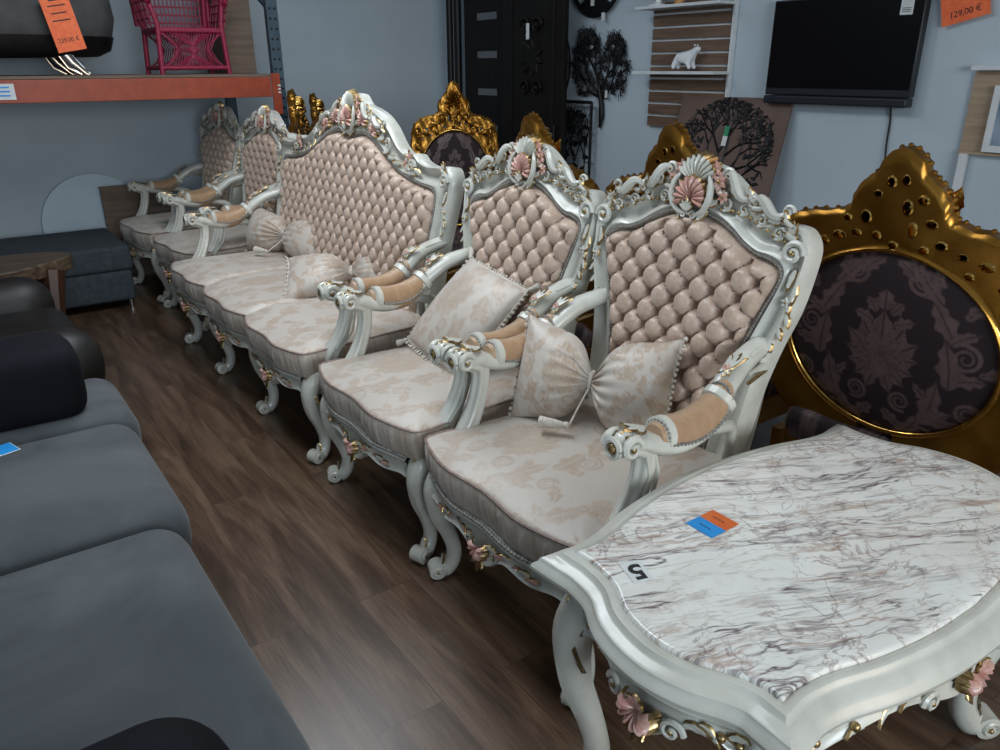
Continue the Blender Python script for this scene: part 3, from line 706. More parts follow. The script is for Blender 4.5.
# ---------------------------------------------------------------- cushions
def bow_cushion(name, loc, width, height, thick, rz, rx=0, ry=0, label='', group=None, tassel=True, left_peak=1.0):
    o = MB(); nu, nv = 90, 40; F = []; B = []; PF = []
    for i in range(nu+1):
        u = -1+2*i/nu; au = abs(u); pinch = 1-exp(-(au/.20)**1.6); hh = (.16 + .84*pinch)*(1 - .07*sin(pi*au)) ; 
        end = sqrt(max(0, 1-max(0, (au-.42)/.58)**2.6)); rowF = []; rowB = []
        for j in range(nv+1):
            v = -1+2*j/nv; ee = sqrt(max(0, 1-abs(v)**2.2)); th = thick*(.12+.88*pinch**.8)*end*ee
            pl = .010*exp(-(au/.33)**2)*sin(v*22+u*3)*ee*min(1, au*12)
            s = u*width/2*(1-.05*(1-abs(v))*0); z = v*height/2*hh*(1 + (.10*au*au if au > .5 else .0)) + (0 if u > 0 else .0)
            corner = 1 + .05*au**6*abs(v)**4
            rowF.append((-(th/2 + pl), s*corner, z*corner)); rowB.append((th/2+pl*.5, s*corner, z*corner))
        F.append(rowF); B.append(rowB)
    U = np.array([[p[1] for p in r] for r in F]); V = np.array([[p[2] for p in r] for r in F]); pat = damask(U-.08, V, (.26, .34))
    o.grid(F, attr=pat); o.grid(B, attr=pat)
    c = o.build(name, silk_m); tag(c, label, 'cushion', 'champagne bow cushions on the ivory seats')
    # cord edge, cinch band and tassel
    for i in (0, nu):
        e = MB(); pts = [F[i][j] for j in range(nv+1)]; e.tube(pts, .004, 5)
        for j in range(0, nv+1, 2): e.ball((F[i][j][0]+.004*((j % 4)-1), F[i][j][1]+(.006 if i else -.006), F[i][j][2]), .0075, 0, 6)
        e.build('fringe_edge', fringe, c)
    k = MB(); k.tube([(cos(t)*thick*.10, 0, sin(t)*height*.10) for t in np.linspace(0, 2*pi, 16)], .007, 6)
    if tassel:
        zb = -height*.5+.012
        k.tube([(-thick*.10, 0, -height*.08), (-thick*.3, .01, -height*.3), (-thick*.45, .015, zb)], .0035, 5)
        k.ball((-thick*.5, .02, zb), .012, 0); k.tube([(-thick*.5, .025, zb), (-thick*.55, .06, zb-.002), (-thick*.6, .10, zb-.006)], [.008, .014, .019], 10)
    k.build('tassel', fringe, c)
    c.location = loc; c.rotation_euler = (rx, ry, rz); return c
def square_pillow(name, loc, rot, size, thick, label, tassels=True):
    o = MB(); n = 44; F = []; B = []
    for i in range(n+1):
        u = -1+2*i/n; rf = []; rb = []
        for j in range(n+1):
            v = -1+2*j/n; th = thick*((1-u**2)*(1-v**2))**.42; kx = 1-.07*(1-v*v); ky = 1-.07*(1-u*u)
            w_ = .004*sin(9*u+4*v)*(1-abs(u))*(1-abs(v))
            rf.append((-(th/2)+w_, u*size/2*ky, v*size/2*kx)); rb.append((th/2, u*size/2*ky, v*size/2*kx))
        F.append(rf); B.append(rb)
    U = np.array([[p[1] for p in r] for r in F]); V = np.array([[p[2] for p in r] for r in F]); pat = damask(U-.05, V-.03, (.44, .56))*.8
    o.grid(F, attr=pat); o.grid(B, attr=pat); c = o.build(name, silk_m); tag(c, label, 'pillow')
    e = MB(); loop = [F[0][j] for j in range(n)] + [F[i][n] for i in range(n)] + [F[n][j] for j in range(n, 0, -1)] + [F[i][0] for i in range(n, 0, -1)]
    e.tube(loop+[loop[0]], .004, 5, cap=False)
    for q, p in enumerate(loop[::2]):
        d = Vector((0, p[1], p[2])).normalized(); e.tube([p, Vector(p)+d*.016+Vector((.003*(q % 3-1), 0, -.004))], [.0035, .006], 5)
    e.build('fringe_edge', fringe, c)
    for cx_, cy_ in ((1, 1), (1, -1), (-1, 1), (-1, -1)):
        t = MB(); p = Vector((0, cx_*size/2, cy_*size/2)); d = Vector((0, cx_, cy_)).normalized()
        t.ball(p+d*.012, .010); t.tube([p+d*.016, p+d*.035, p+d*.05], [.007, .012, .014], 8); t.build('tassel', fringe, c)
    c.location = loc; c.rotation_euler = rot; return c
bow_cushion('bow_cushion', (1.475, 1.575, .665), .48, .30, .17, radians(24), 0, radians(22), 'champagne cinched bow cushion on the seat of the nearest ivory armchair')
def axes_euler(c, e_s, e_z):
    z = Vector(e_z).normalized(); y = Vector(e_s); y = (y - z*y.dot(z)).normalized(); x = y.cross(z)
    return Matrix((x, y, z)).transposed().to_euler()
bl, tp, rt = Vector((1.39, 2.56, .55)), Vector((1.66, 2.52, .83)), Vector((1.63, 2.03, .785))
square_pillow('square_pillow', (bl+rt)/2 + Vector((-.02, 0, .02)), axes_euler(0, tp-rt, tp-bl), .40, .14, 'champagne square pillow with tassels leaning on the back of the armchair beside the sofa')
bow_cushion('bow_cushion', (1.60, 4.36, .635), .72, .25, .20, radians(12), 0, radians(22), 'champagne cinched bow cushion leaning at the far end of the ivory sofa')
bow_cushion('bow_cushion', (1.575, 3.45, .615), .62, .32, .15, 0, label='champagne cinched bow cushion lying near the close arm of the ivory sofa', tassel=False).rotation_euler = axes_euler(0, (-.61, .33, -.06), (.42, .82, .34))

# ---------------------------------------------------------------- marble side table
TX, TY = 1.335, .71
def table():
    r = empty('side_table', (TX, TY, 0), 0, 'ivory carved side table with veined marble top and serpentine edges', 'side table')
    q = [(-.475, .24), (-.472, .19), (-.485, .12), (-.522, .05), (-.535, -.03), (-.520, -.10), (-.488, -.16), (-.474, -.20), (-.475, -.24)]
    fsd = [(-.475, -.24), (-.43, -.236), (-.36, -.246), (-.26, -.275), (-.13, -.297), (0, -.305)]
    left = cat(q, 6); fh = cat(fsd, 6)
    front = fh + [np.array((-p[0], p[1])) for p in fh[::-1][1:]]
    right = [np.array((-p[0], p[1])) for p in left[::-1]]; back = [np.array((p[0], -p[1])) for p in front[::-1]]
    P = left[:-1] + front[:-1] + right[:-1] + back[:-1]      # closed outline with four sharp corners
    P = [Vector((p[0], p[1])) for p in P]; n = len(P); corners = [0, len(left)-1, len(left)+len(front)-2, len(left)+len(front)+len(right)-3]
    nor = []
    for i in range(n):
        a = (P[i]-P[i-1]).normalized(); b = (P[(i+1) % n]-P[i]).normalized()
        na, nb = Vector((-a.y, a.x)), Vector((-b.y, b.x)); m = (na+nb); m = m/ max(.5, m.dot(na)) if m.length > 1e-6 else na
        if m.dot(P[i]) < 0: m = -m
        nor.append(m)
    def ring(off, z): return [(P[i].x+nor[i].x*off, P[i].y+nor[i].y*off, z) for i in range(n)]
    zt = .655
    f = MB(); prof = [(-.03, zt-.03), (-.006, zt-.002), (.000, zt), (.006, zt+.002), (.014, zt), (.018, zt-.007), (.024, zt-.011), (.034, zt-.012), (.042, zt-.017), (.045, zt-.026), (.051, zt-.030), (.055, zt-.038), (.053, zt-.047), (.045, zt-.053), (.036, zt-.056), (.026, zt-.064), (.020, zt-.074), (.0, zt-.076), (-.06, zt-.076)]
    f.grid([ring(o, z) for o, z in prof], cv=True)
    fo = f.build('table_frame', lacquer, r)
    try: fo.data.set_sharp_from_angle(angle=radians(38))
    except Exception: pass
    def scaled(o, z): return [(p.x*(1-o/.5), p.y*(1-o/.28), z) for p in P]
    m = MB(); rows = [scaled(.005, zt-.02), scaled(.004, zt+.003), scaled(.006, zt+.0065), scaled(.010, zt+.008), scaled(.03, zt+.008), scaled(.1, zt+.008)]; m.grid(rows, cv=True); m.fan([Vector(p) for p in rows[-1]], (0, 0, zt+.008))
    m.build('marble_top', marble_mat(), r)
    # apron with scalloped lower edge
    a = MB(); seglen = [(corners[k], corners[(k+1) % 4] if k < 3 else n) for k in range(4)]
    for (i0, i1) in seglen:
        rows = []
        for i in range(i0, i1+1):
            t = (i-i0)/(i1-i0); ii = i % n; nm = nor[ii] if 0 < t < 1 else (nor[(ii+1) % n] if t == 0 else nor[ii-1])
            zb = zt - .135 - .035*exp(-((t-.5)/.10)**2) + .016*cos(t*6*pi) - .03*(abs(2*t-1))**8
            px, py = P[ii].x, P[ii].y
            rows.append([(px+nm.x*o, py+nm.y*o, z) for o, z in ((-.02, zt-.075), (.016, zt-.075), (.020, zt-.085), (.012, zt-.094), (.006, (zt-.094+zb+.014)/2), (.010, zb+.016), (.018, zb+.008), (.012, zb), (-.02, zb))])
        a.grid(rows, cv=True, mat=0)
    a.build('apron', [lacquer, gilt], r)
    for (i0, i1) in seglen:
        c = MB(); sh = MB()
        def at(t, z, out=.018):
            x = i0+(i1-i0)*t; i = int(x) % n; i2 = (i+1) % n; fr_ = x-int(x); p = P[i].lerp(P[i2], fr_); nm = nor[i].lerp(nor[i2], fr_)
            nm.normalize(); N3 = Vector((nm.x, nm.y, 0)); return fr(Vector((p.x, p.y, z))+N3*out, Vector((0, 0, 1)).cross(N3) if True else 0, (0, 0, 1))
        shell(sh, at(.5, zt-.130, .022) @ R2(pi), .052, 9, 0, 1, span=120); spray(sh, at(.5, zt-.165, .026) @ R2(pi), .035, .012, 3, 50, 1, 1); spray(sh, at(.5, zt-.118, .03), .03, .011, 5, 70, 0, 1)
        for g in (1, -1):
            c = MB(); scroll(c, at(.5+g*.10, zt-.135, .016), .022, 1.3, .28, flip=g)
            for t, z, ang, L in ((.13, .118, 70, .05), (.17, .105, 110, .045), (.22, .125, 80, .045), (.27, .112, 60, .04), (.31, .130, 120, .045), (.36, .112, 90, .04), (.41, .118, 100, .05)):
                leaf(c, at(.5+g*t, zt-z, .012) @ R2(-g*radians(ang)), L, .011, lift=.2, lobes=3, curve=.25*g, mat=0, edge=1)
            c.ball(at(.5+g*.24, zt-.115, .016).translation, .009, 1); c.ball(at(.5+g*.33, zt-.118, .016).translation, .008, 1)
            c.build('apron_carving', [lacquer, gilt], r)
        tag(sh.build('apron_shell', [rose, gilt], r), 'bronze and pink shell carved in the middle of the apron side')
    for sx in (-1, 1):
        for sy in (-1, 1): cab_leg(r, sx*.445, sy*.215, sx, sy*.65, h=zt-.075, sz=1.18)
    return r
table()
def text_mesh(name, s, size, m, M, parent=None, depth=.0006, ax='CENTER', bold=.0):
    cu = bpy.data.curves.new(name, 'FONT'); cu.body = s; cu.size = size; cu.extrude = depth; cu.align_x = ax; cu.align_y = 'CENTER'; cu.offset = size*bold
    t = bpy.data.objects.new(name, cu); C.objects.link(t); dg = bpy.context.evaluated_depsgraph_get(); dg.update()
    me = bpy.data.meshes.new_from_object(t.evaluated_get(dg)); bpy.data.objects.remove(t); me.materials.clear(); me.materials.append(m)
    o = bpy.data.objects.new(name, me); C.objects.link(o)
    if parent: o.parent = parent
    o.matrix_local = M; return o
def sticker(name, loc, w_, h_, rz, m, label, cat_='sticker'):
    b = MB(); b.box((0, 0, .0006), (w_, h_, .0012)); o = b.build(name, m, smooth=False); o.location = loc; o.rotation_euler = (0, 0, rz); return tag(o, label, cat_)
ZS = .6635
s5 = sticker('number_sticker', (.91, .827, ZS), .042, .062, radians(163), tagwhite, 'small white square sticker reading 5 near the marble corner')
text_mesh('digit', '5', .062, ink, Matrix.Translation((0, 0, .0014)), s5, bold=.025)
col = empty('price_label', (1.155, .85, ZS), radians(-90), 'two-colour label, blue half and orange half, lying on the marble top', 'label')
for m_, nm in ((blueink, 'blue_half'), (orangelabel, 'orange_half')):
    b = MB(); dy = -.0215 if nm == 'blue_half' else .0215; b.box((0, dy, .0006), (.068, .043, .0012)); h = b.build(nm, m_, col, smooth=False)
    w2 = MB()
    for k in range(6): w2.box((-.014+.005*k, dy, .0014), (.0034, .0022+.001*(k % 2), .0004))
    w2.build('print', ink, h, smooth=False)

# ---------------------------------------------------------------- gold carved chairs with oval backs
GB = .25; GL = radians(9); UG = Vector((sin(GL), 0, cos(GL))); NG = Vector((-cos(GL), 0, sin(GL)))
def gp(s, z, n=0): return Vector((GB, s, .50)) + UG*((z-.50)/cos(GL)) + NG*n
def gM(s, z, n=0, rear=False): return fr(gp(s, z, n), (0, 1 if rear else -1, 0), UG)
GO = [(.09, .34), (.15, .39), (.27, .43), (.365, .50), (.41, .62), (.425, .76), (.415, .90), (.40, .99), (.39, 1.06), (.365, 1.115), (.305, 1.150), (.235, 1.165), (.165, 1.178), (.140, 1.20), (.130, 1.235), (.10, 1.275), (.07, 1.30), (.045, 1.345), (0, 1.368)]
EC, EA, EB = .79, .325, .29
def make_gold():
    r = empty('gold_armchair')
    oh = cat(GO, 6); n = len(oh)
    outer = [np.array(p) for p in oh] + [np.array((-p[0], p[1])) for p in oh[::-1][1:]]; N_ = len(outer)
    # fill the bottom: start the ring under the oval
    inner = []
    for i, p in enumerate(outer):
        a = atan2((p[1]-EC)/EB, p[0]/EA); inner.append((EA*cos(a), EC+EB*sin(a)))
    holes = []
    rng = random.Random(5)
    for s, z, a, b in ((.30, 1.03, .018, .012), (.25, 1.085, .020, .012), (.19, 1.10, .014, .011), (.13, 1.12, .016, .012), (.085, 1.10, .013, .011), (.05, 1.15, .013, .022), (.03, 1.21, .014, .022), (.10, 1.175, .016, .012), (.07, 1.235, .015, .012), (.02, 1.285, .012, .015), (-.02, 1.275, .012, .016), (-.055, 1.24, .014, .010), (-.085, 1.17, .016, .020), (-.11, 1.12, .016, .012), (-.05, 1.12, .012, .013), (-.16, 1.105, .022, .014), (-.21, 1.08, .014, .014), (-.25, 1.085, .018, .012), (-.29, 1.05, .014, .012), (-.33, 1.02, .016, .012), (.345, .98, .012, .012), (-.365, .95, .012, .014), (.0, 1.10, .014, .010), (.21, 1.05, .012, .010), (-.14, 1.16, .012, .010)):
        holes.append((s, z, a*.9, b*.9))
    K = 34
    def pt(i, k, side):
        t = k/K; o = outer[i]; q = inner[i]; s = o[0]*(1-t)+q[0]*t; z = o[1]*(1-t)+q[1]*t
        lob = (.006*abs(sin(i*.55)) - .004)*(1-t)**3*(1 if z > .5 else .3); L_ = math.hypot(s, z-EC); s += lob*s/L_; z += lob*(z-EC)/L_
        ed = min(t, 1-t)*2; th = .018+.010*min(1, ed*5) + (.012*exp(-((t-.97)/.03)**2))
        wob = .003*sin(s*37)*cos(z*31) if side < 0 else .006*sin(s*60+z*20)*cos(z*55)
        return gp(s, z, side*th + wob*min(1, ed*4)), s, z
    m = MB()
    G = {}
    for side in (1, -1):
        rows = [[pt(i, k, side) for k in range(K+1)] for i in range(N_)]
        def skip(i, j):
            s = (rows[i][j][1]+rows[i+1][j+1][1])/2; z = (rows[i][j][2]+rows[i+1][j+1][2])/2
            return any(((s-a)/c)**2+((z-b)/d)**2 < 1 for a, b, c, d in holes)
        m.grid([[p[0] for p in r_] for r_ in rows], skip=skip); G[side] = rows
    for k in (0, K): m.grid([[G[1][i][k][0], G[-1][i][k][0]] for i in range(N_)])
    for i in (0, N_-1): m.grid([[G[1][i][k][0], G[-1][i][k][0]] for k in range(K+1)])
    for a, b, c, d in holes:      # gilt rims running through the openings
        ring = [[gp(a+(c+e)*cos(t), b+(d+e)*sin(t), nn) for e, nn in ((.003, .028), (-.001, .031), (-.003, .02), (-.003, -.02), (-.001, -.031), (.004, -.028))] for t in np.linspace(0, 2*pi, 15)]
        m.grid(ring, mat=1)
    for i in range(24, N_-24, 3):      # beaded rim on the carved edge
        p = G[1][i][0][0]; m.ball(p + NG*(-.005), .008, 0, 6)
    m.build('back_frame', [gold, gold_bright], r)
    # carving on the front of the crest
    c = MB()
    for g in (1, -1):
        for s, z, a, L in ((.06, 1.20, 10, .09), (.10, 1.15, 40, .08), (.16, 1.12, 60, .08), (.23, 1.10, 70, .08), (.30, 1.07, 90, .08), (.36, 1.0, 120, .08), (.38, .92, 160, .08), (.39, .84, 175, .08), (.39, .75, 180, .08), (.38, .66, 190, .07), (.12, 1.20, -20, .06), (.20, 1.08, 100, .07), (.33, .99, 20, .06), (.36, .60, 150, .07)):
            leaf(c, gM(g*s, z, .03) @ R2(g*radians(-a)), L, .022, lift=.25, lobes=3, curve=.2*g, edge=1)
        scroll(c, gM(g*.33, 1.06, .03), .04, 1.4, .3, flip=-g, eye=1); scroll(c, gM(g*.11, 1.15, .035), .03, 1.3, .3, flip=g, eye=1)
    shell(c, gM(0, 1.24, .035), .085, 9, 0, 1); spray(c, gM(0, 1.17, .04), .08, .02, 5, 60); flower(c, gM(0, 1.15, .05), .035, 6, 0, 1)
    c.build('crest_carving', [gold, gold_bright], r)
    # oval upholstery, rear and front
    for side, nm in ((-1, 'rear_oval_panel'), (1, 'backrest')):
        o = MB(); nr, na = 90, 260; P = []; A_ = []
        for i in range(nr+1):
            q = i/nr; th = np.linspace(0, 2*pi, na+1); s = EA*q*np.cos(th); z = EC+EB*q*np.sin(th); dome = .030*math.sqrt(max(0, 1-q**3))
            A_.append(damask(s*1.0, (z-EC+.035)*1.0)); P.append([gp(s[k], z[k], side*(.006+dome)) for k in range(na+1)])
        o.grid(P, attr=A_); o.build(nm, plum, r, weld=False)
        t = MB(); t.tube([gp(EA*1.005*cos(a), EC+EB*1.005*sin(a), side*.020) for a in np.linspace(0, 2*pi, 60)], .010, 8, mat=0, cap=False); t.build('oval_moulding', [gold_bright], r)
    # seat, rails, legs and arms
    w = MB(); xs, ys = cushion_outline(.36, [(.36, -.36)], -.38, .30); nn = len(xs); rows = []; pats = []
    for z, q in ((.36, .97), (.365, 1.0), (.42, 1.01), (.455, .99), (.47, .95), (.485, .80), (.492, .6), (.495, .4), (.497, .2), (.497, .01)):
        rows.append(np.stack([(xs+.04)*q-.04, ys*q, np.full(nn, z)], 1)); pats.append(damask(ys*q, xs*q+z, (.36, .48)))
    w.grid(rows, cv=True, attr=pats); w.build('seat_cushion', plum, r, weld=False)
    w = MB(); P = []
    for i in range(31):
        t = i/30; y = .33-.66*t; zb = .27-.04*exp(-((t-.5)/.15)**2)+.012*cos(6*pi*t); x = -.375-.025*sin(pi*t); P.append([(x+.03, y, .37), (x-.008, y, .37), (x, y, .33), (x-.012, y, zb), (x+.03, y, zb)])
    w.grid(P, cv=True)
    for g in (1, -1): w.box((-.03, g*.33, .32), (.64, .035, .10))
    w.box((.28, 0, .33), (.04, .58, .12)); shell(w, fr((-.41, 0, .30), (0, -1, 0), (0, 0, 1)) @ R2(pi), .05, 7, 0, 1); w.build('seat_rail', [gold, gold_bright], r)
    for g in (1, -1):
        for bk in (False, True):
            l = cab_leg(r, -.335 if not bk else .27, g*(.33 if not bk else .27), -1 if not bk else 1, g*.35, h=.37, back=bk)
            l.data.materials.clear(); l.data.materials.append(gold); l.data.materials.append(gold_bright)
        a = MB(); q = cat([(-.27, .35, .36), (-.24, .36, .48), (-.19, .37, .60), (-.22, .37, .70), (-.27, .365, .72), (-.18, .375, .71), (0, .38, .69), (.14, .38, .73), (.25, .37, .78), (.30, .36, .80)], 5)
        a.tube([(p[0], g*p[1], p[2]) for p in q], [.026]*len(q), 12, groove=.1); scroll(a, fr((-.28, g*.365, .72), (0, 1, 0), (0, 0, 1)), .03, 1.3, .3); o = a.build('arm', [gold, gold_bright], r)
        pd = MB(); pd.tube([(-.16, g*.378, .735), (-.12, g*.378, .738), (0, g*.382, .725), (.08, g*.382, .735), (.12, g*.382, .75)], [.015, .035, .038, .034, .012], 12); pd.build('arm_pad', plum, o)
    return r
gproto = make_gold(); first = True
for (x, y, rz, sy, sz, lab) in (
        (2.50, 1.075, 180, 1, .988, 'gold carved armchair with oval damask back, nearest, behind the marble table'),
        (2.50, 1.90, 180, .93, 1, 'gold carved armchair with a pierced crest rising behind the nearest ivory armchair'),
        (2.50, 2.70, 180, .93, 1, 'gold carved armchair mostly hidden, crest tip rising over the armchair beside the sofa'),
        (2.73, 4.28, 57, .74, 1.07, 'gold carved armchair facing the camera with a dark oval back, left of the dark doors'),
        (2.87, 5.83, 148, .9, 1.0, 'gold carved armchair beyond the sofa crest, right one of the slim pair'),
        (2.43, 5.15, 148, .9, 1.035, 'gold carved armchair beside the blue rack post, left one of the slim pair')):
    o = gproto if first else copy_tree(gproto); first = False
    o.location = (x, y, 0); o.rotation_euler = (0, 0, radians(rz)); o.scale = (1, sy, sz); tag(o, lab, 'armchair', 'gold carved armchairs with oval backs')

# ---------------------------------------------------------------- soft rounded blocks
def soft_box(mb, c, d, e=.28, n=16, mat=0, M=None, puff=0):
    # box with evenly rounded edges, centred at c; e sets how round
    r = min(d)/2*min(1, e*3); H = [q/2 for q in d]
    def axis(h):
        a = [-h + r*(1-cos(pi/2*k/5)) for k in range(6)]; m = max(2, int((2*h-2*r)/.035)) if h > r+1e-4 else 1
        mid = [-(h-r)+(2*(h-r))*k/m for k in range(1, m)]; return a + mid + [-q for q in a[::-1]]
    A = [axis(h) for h in H]
    for ax in range(3):
        u, v = (ax+1) % 3, (ax+2) % 3
        for sg in (-1, 1):
            G = []
            for a in A[u]:
                row = []
                for b in A[v]:
                    p = [0, 0, 0]; p[ax] = sg*H[ax]; p[u] = a; p[v] = b
                    q = [max(-(H[k]-r), min(H[k]-r, p[k])) for k in range(3)]; dd = Vector([p[k]-q[k] for k in range(3)])
                    w_ = Vector(q) + (dd.normalized()*r if dd.length > 1e-9 else dd)
                    x, y = w_.x/H[0], w_.y/H[1]; w_.z *= 1+puff*(1-x*x)*(1-y*y)*2
                    if puff and w_.z > 0: w_.z += .004*sin(w_.x*9+w_.y*4)*(1-x*x)*(1-y*y)
                    if M is not None: w_ = M @ w_
                    row.append(w_+Vector(c))
                G.append(row)
            mb.grid(G, mat=mat)
def soft(name, c, d, m, parent=None, e=.28, **kw):
    b = MB(); soft_box(b, c, d, e, **kw); return b.build(name, m, parent)
def rod(mb, a, b, r, seg=8, mat=0): mb.tube([a, b], r if isinstance(r, list) else [r, r], seg, mat=mat)

# ---------------------------------------------------------------- slate grey sofa on the left
gs = empty('grey_sofa', (0, 0, 0), 0, 'long slate grey suede sofa with rolled seat cushions in the left foreground', 'sofa')
def gx(y): return .295 + (y-1.0)*.046
for (y0, y1, zt) in ((.10, .985, .445), (.98, 1.955, .45), (1.95, 2.70, .455), (2.69, 3.20, .45)):
    ym = (y0+y1)/2; x1 = gx(ym)+.015; soft('seat_cushion', ((x1-1.0)/2, ym, zt-.11), (x1+1.0, y1-y0, .22), suede, gs, .27, puff=.06)
soft('base', (-.40, 1.66, .17), (1.34, 3.02, .20), suede, gs, .12)
soft('back_cushion', (-1.12, 1.66, .52), (.30, 3.0, .62), suede, gs, .25)
for y in (.25, 1.6, 3.0):
    for x in (-.98, .18): b = MB(); b.tube([(x, y, .10), (x, y, .0)], [.028, .020], 12); b.build('foot', chrome, gs)
cu = MB(); soft_box(cu, (-.16, 2.90, .565), (.85, .30, .28), .20); tag(cu.build('cushion', navy), 'large navy block cushion standing on the far end of the grey sofa', 'cushion', 'navy cushions on the grey sofa')
cu = MB(); soft_box(cu, (-.235, .93, .545), (.82, .26, .25), .30); tag(cu.build('cushion', navy), 'dark navy cushion at the bottom edge, on the nearest part of the grey sofa', 'cushion', 'navy cushions on the grey sofa')
b = MB(); b.box((0, 0, .001), (.10, .075, .002)); t = b.build('leaflet', whitepaint, smooth=False); t.location = (-.03, 2.60, .462); t.rotation_euler = (0, 0, .3); tag(t, 'small blue and white leaflet lying on the grey sofa beside the navy cushion', 'leaflet')
b = MB(); b.box((.022, 0, .003), (.05, .07, .002)); b.build('cover_print', blueink, t, smooth=False)

# ---------------------------------------------------------------- black leather sofa, slab table, ottoman
bs = empty('leather_sofa', (0, 0, 0), 0, 'black leather sofa with rounded arm behind the navy cushion', 'sofa')
soft('seat', (-.42, 4.0, .30), (1.66, .95, .28), leather, bs, .3, puff=.1); soft('arm', (-.30, 3.60, .36), (1.46, .30, .34), leather, bs, .45)
soft('backrest', (-.45, 4.45, .38), (1.62, .30, .42), leather, bs, .45); soft('base', (-.42, 4.0, .13), (1.5, 1.0, .16), leather, bs, .15)
for x in (-1.0, .18):
    for y in (3.62, 4.4): b = MB(); b.tube([(x, y, .07), (x, y, 0)], [.03, .022], 10); b.build('foot', black, bs)
tb = empty('slab_table', (0, 0, 0), 0, 'live edge wooden slab table behind the black leather sofa', 'table')
P = [(-.5, 4.95), (-.2, 4.90), (.05, 4.97), (.22, 4.98), (.36, 5.06), (.46, 5.14), (.545, 5.22), (.575, 5.33), (.50, 5.42), (.36, 5.47), (.1, 5.50), (-.2, 5.46), (-.5, 5.5)]
P = [tuple(p) for p in catc(P, 4)]
b = MB(); b.poly(P, .085, Matrix.Translation((0, 0, .42))); b.build('table_top', slabwood, tb, bevel=.008)
b = MB(); b.tube([(.44, 5.20, .43), (.42, 5.16, .30), (.40, 5.12, .12), (.43, 5.10, 0)], [(.075, .13), (.065, .12), (.05, .10), (.06, .10)], 10, ref=(1, 0, 0)); b.build('leg', slabdark, tb)
b = MB(); b.tube([(.27, 5.00, .43), (.32, 4.98, .30), (.40, 4.95, .12), (.46, 4.93, 0)], [(.045, .08), (.035, .07), (.03, .06), (.035, .06)], 10, ref=(1, 0, 0)); b.build('leg', slabwood, tb)
b = MB(); b.tube([(-.40, 5.2, .44), (-.40, 5.2, 0)], [(.06, .12), (.06, .12)], 10, ref=(1, 0, 0)); b.build('leg', slabdark, tb)
ot = empty('ottoman', (0, 0, 0), 0, 'dark slate blue storage ottoman against the end wall', 'ottoman')
soft('lid', (.23, 6.08, .352), (1.50, .80, .17), slate, ot, .12, puff=.08); soft('body', (.23, 6.08, .165), (1.47, .77, .22), slate, ot, .08)
for x in (-.45, .93):
    for y in (5.73, 6.42): b = MB(); b.tube([(x, y, .06), (x, y, 0)], [.022, .018], 10); b.build('foot', chrome, ot)
b = MB(); b.tube([(.95, 6.665, .44), (.95, 6.69, .44)], [.375, .375], 64); tag(b.build('round_panel', discm), 'pale blue round panel leaning on the end wall behind the ottoman', 'panel')
b = MB(); b.box((1.25, 6.60, .36), (.50, .03, .72)); tag(b.build('board', board, smooth=False), 'brown board standing behind the farthest ivory armchair', 'board')

# ---------------------------------------------------------------- orange pallet rack
rk = empty('pallet_rack', (0, 5.45, 0), 0, 'pallet rack with an orange beam and blue grey upright at the far left', 'rack')
def rkp(name, c, d, m, bv=.003): b = MB(); b.box((c[0], c[1]-5.45, c[2]), d); return b.build(name, m, rk, smooth=False, bevel=bv)
rkp('beam', (.75, 5.40, 1.435), (2.46, .05, .125), orange); rkp('beam', (.75, 6.52, 1.435), (2.46, .05, .125), orange)
rkp('shelf_deck', (.75, 5.96, 1.508), (2.50, 1.16, .018), board)
pl = MB(); pl.box((2.01, -.08, 1.39), (.055, .012, .26)); pl.box((2.035, -.06, 1.39), (.012, .05, .26)); pl.build('beam_bracket', orange, rk, smooth=False)
for (x, y) in ((2.055, 5.44), (2.055, 6.52), (-.55, 5.44), (-.55, 6.52)):
    u = MB(); u.box((x, y-5.45, 1.3), (.075, .05, 2.6)); u.box((x+.036*(1 if x > 0 else -1), y-5.45+.03, 1.3), (.006, .06, 2.6))
    if x > 0 and y < 6:
        for k in range(40):
            for dx in (-.017, .017): u.tube([(x+dx, y-5.45-.0255, .12+.062*k), (x+dx, y-5.45-.020, .12+.062*k)], [.009, .009], 8, mat=1)
    up = u.build('upright', [bluepost, black], rk, smooth=False)
for z0 in (1.9,):
    b = MB(); rod(b, (2.055, 0, z0), (2.055, 1.05, z0+.5), .014); b.build('brace', bluepost, rk)
rl = MB(); rl.box((.40, -.077, 1.435), (.16, .003, .085)); l = rl.build('shelf_label', tagwhite, rk, smooth=False)
tag(l, 'white shelf label with blue stripes')
b = MB()
for z in (1.415, 1.437, 1.459): b.box((.395, -.0795, z), (.12, .002, .009))
b.build('label_print', blueink, l, smooth=False)
mk = MB()
for k in range(3): mk.box((2.03, -.088, 1.40+.022*k), (.018, .003, .010))
mk.build('beam_marking', tagwhite, rk, smooth=False)
# grey couch on the rack
c1 = empty('grey_couch', (0, 0, 0), 0, 'grey fabric couch with a black base band and chrome legs on the rack deck', 'couch')
def oval(cx_, cy_, rx, ry, z, n=60, e=.9): return [(cx_+rx*math.copysign(abs(cos(t))**e, cos(t)), cy_+ry*math.copysign(abs(sin(t))**e, sin(t)), z) for t in [2*pi*k/n for k in range(n)]]
b = MB(); b.grid([oval(.2, 5.92, a, q, z) for a, q, z in ((.90, .42, 1.70), (.94, .46, 1.74), (.97, .48, 1.85), (.96, .47, 1.98), (.90, .42, 2.08), (.5, .2, 2.11), (.01, .01, 2.11))], cv=True); b.build('seat', pebble, c1)
b = MB(); b.grid([oval(.2, 5.92, a, q, z) for a, q, z in ((.5, .3, 1.62), (.84, .40, 1.625), (.92, .455, 1.66), (.95, .475, 1.74), (.5, .3, 1.745))], cv=True); b.build('base_band', black, c1)
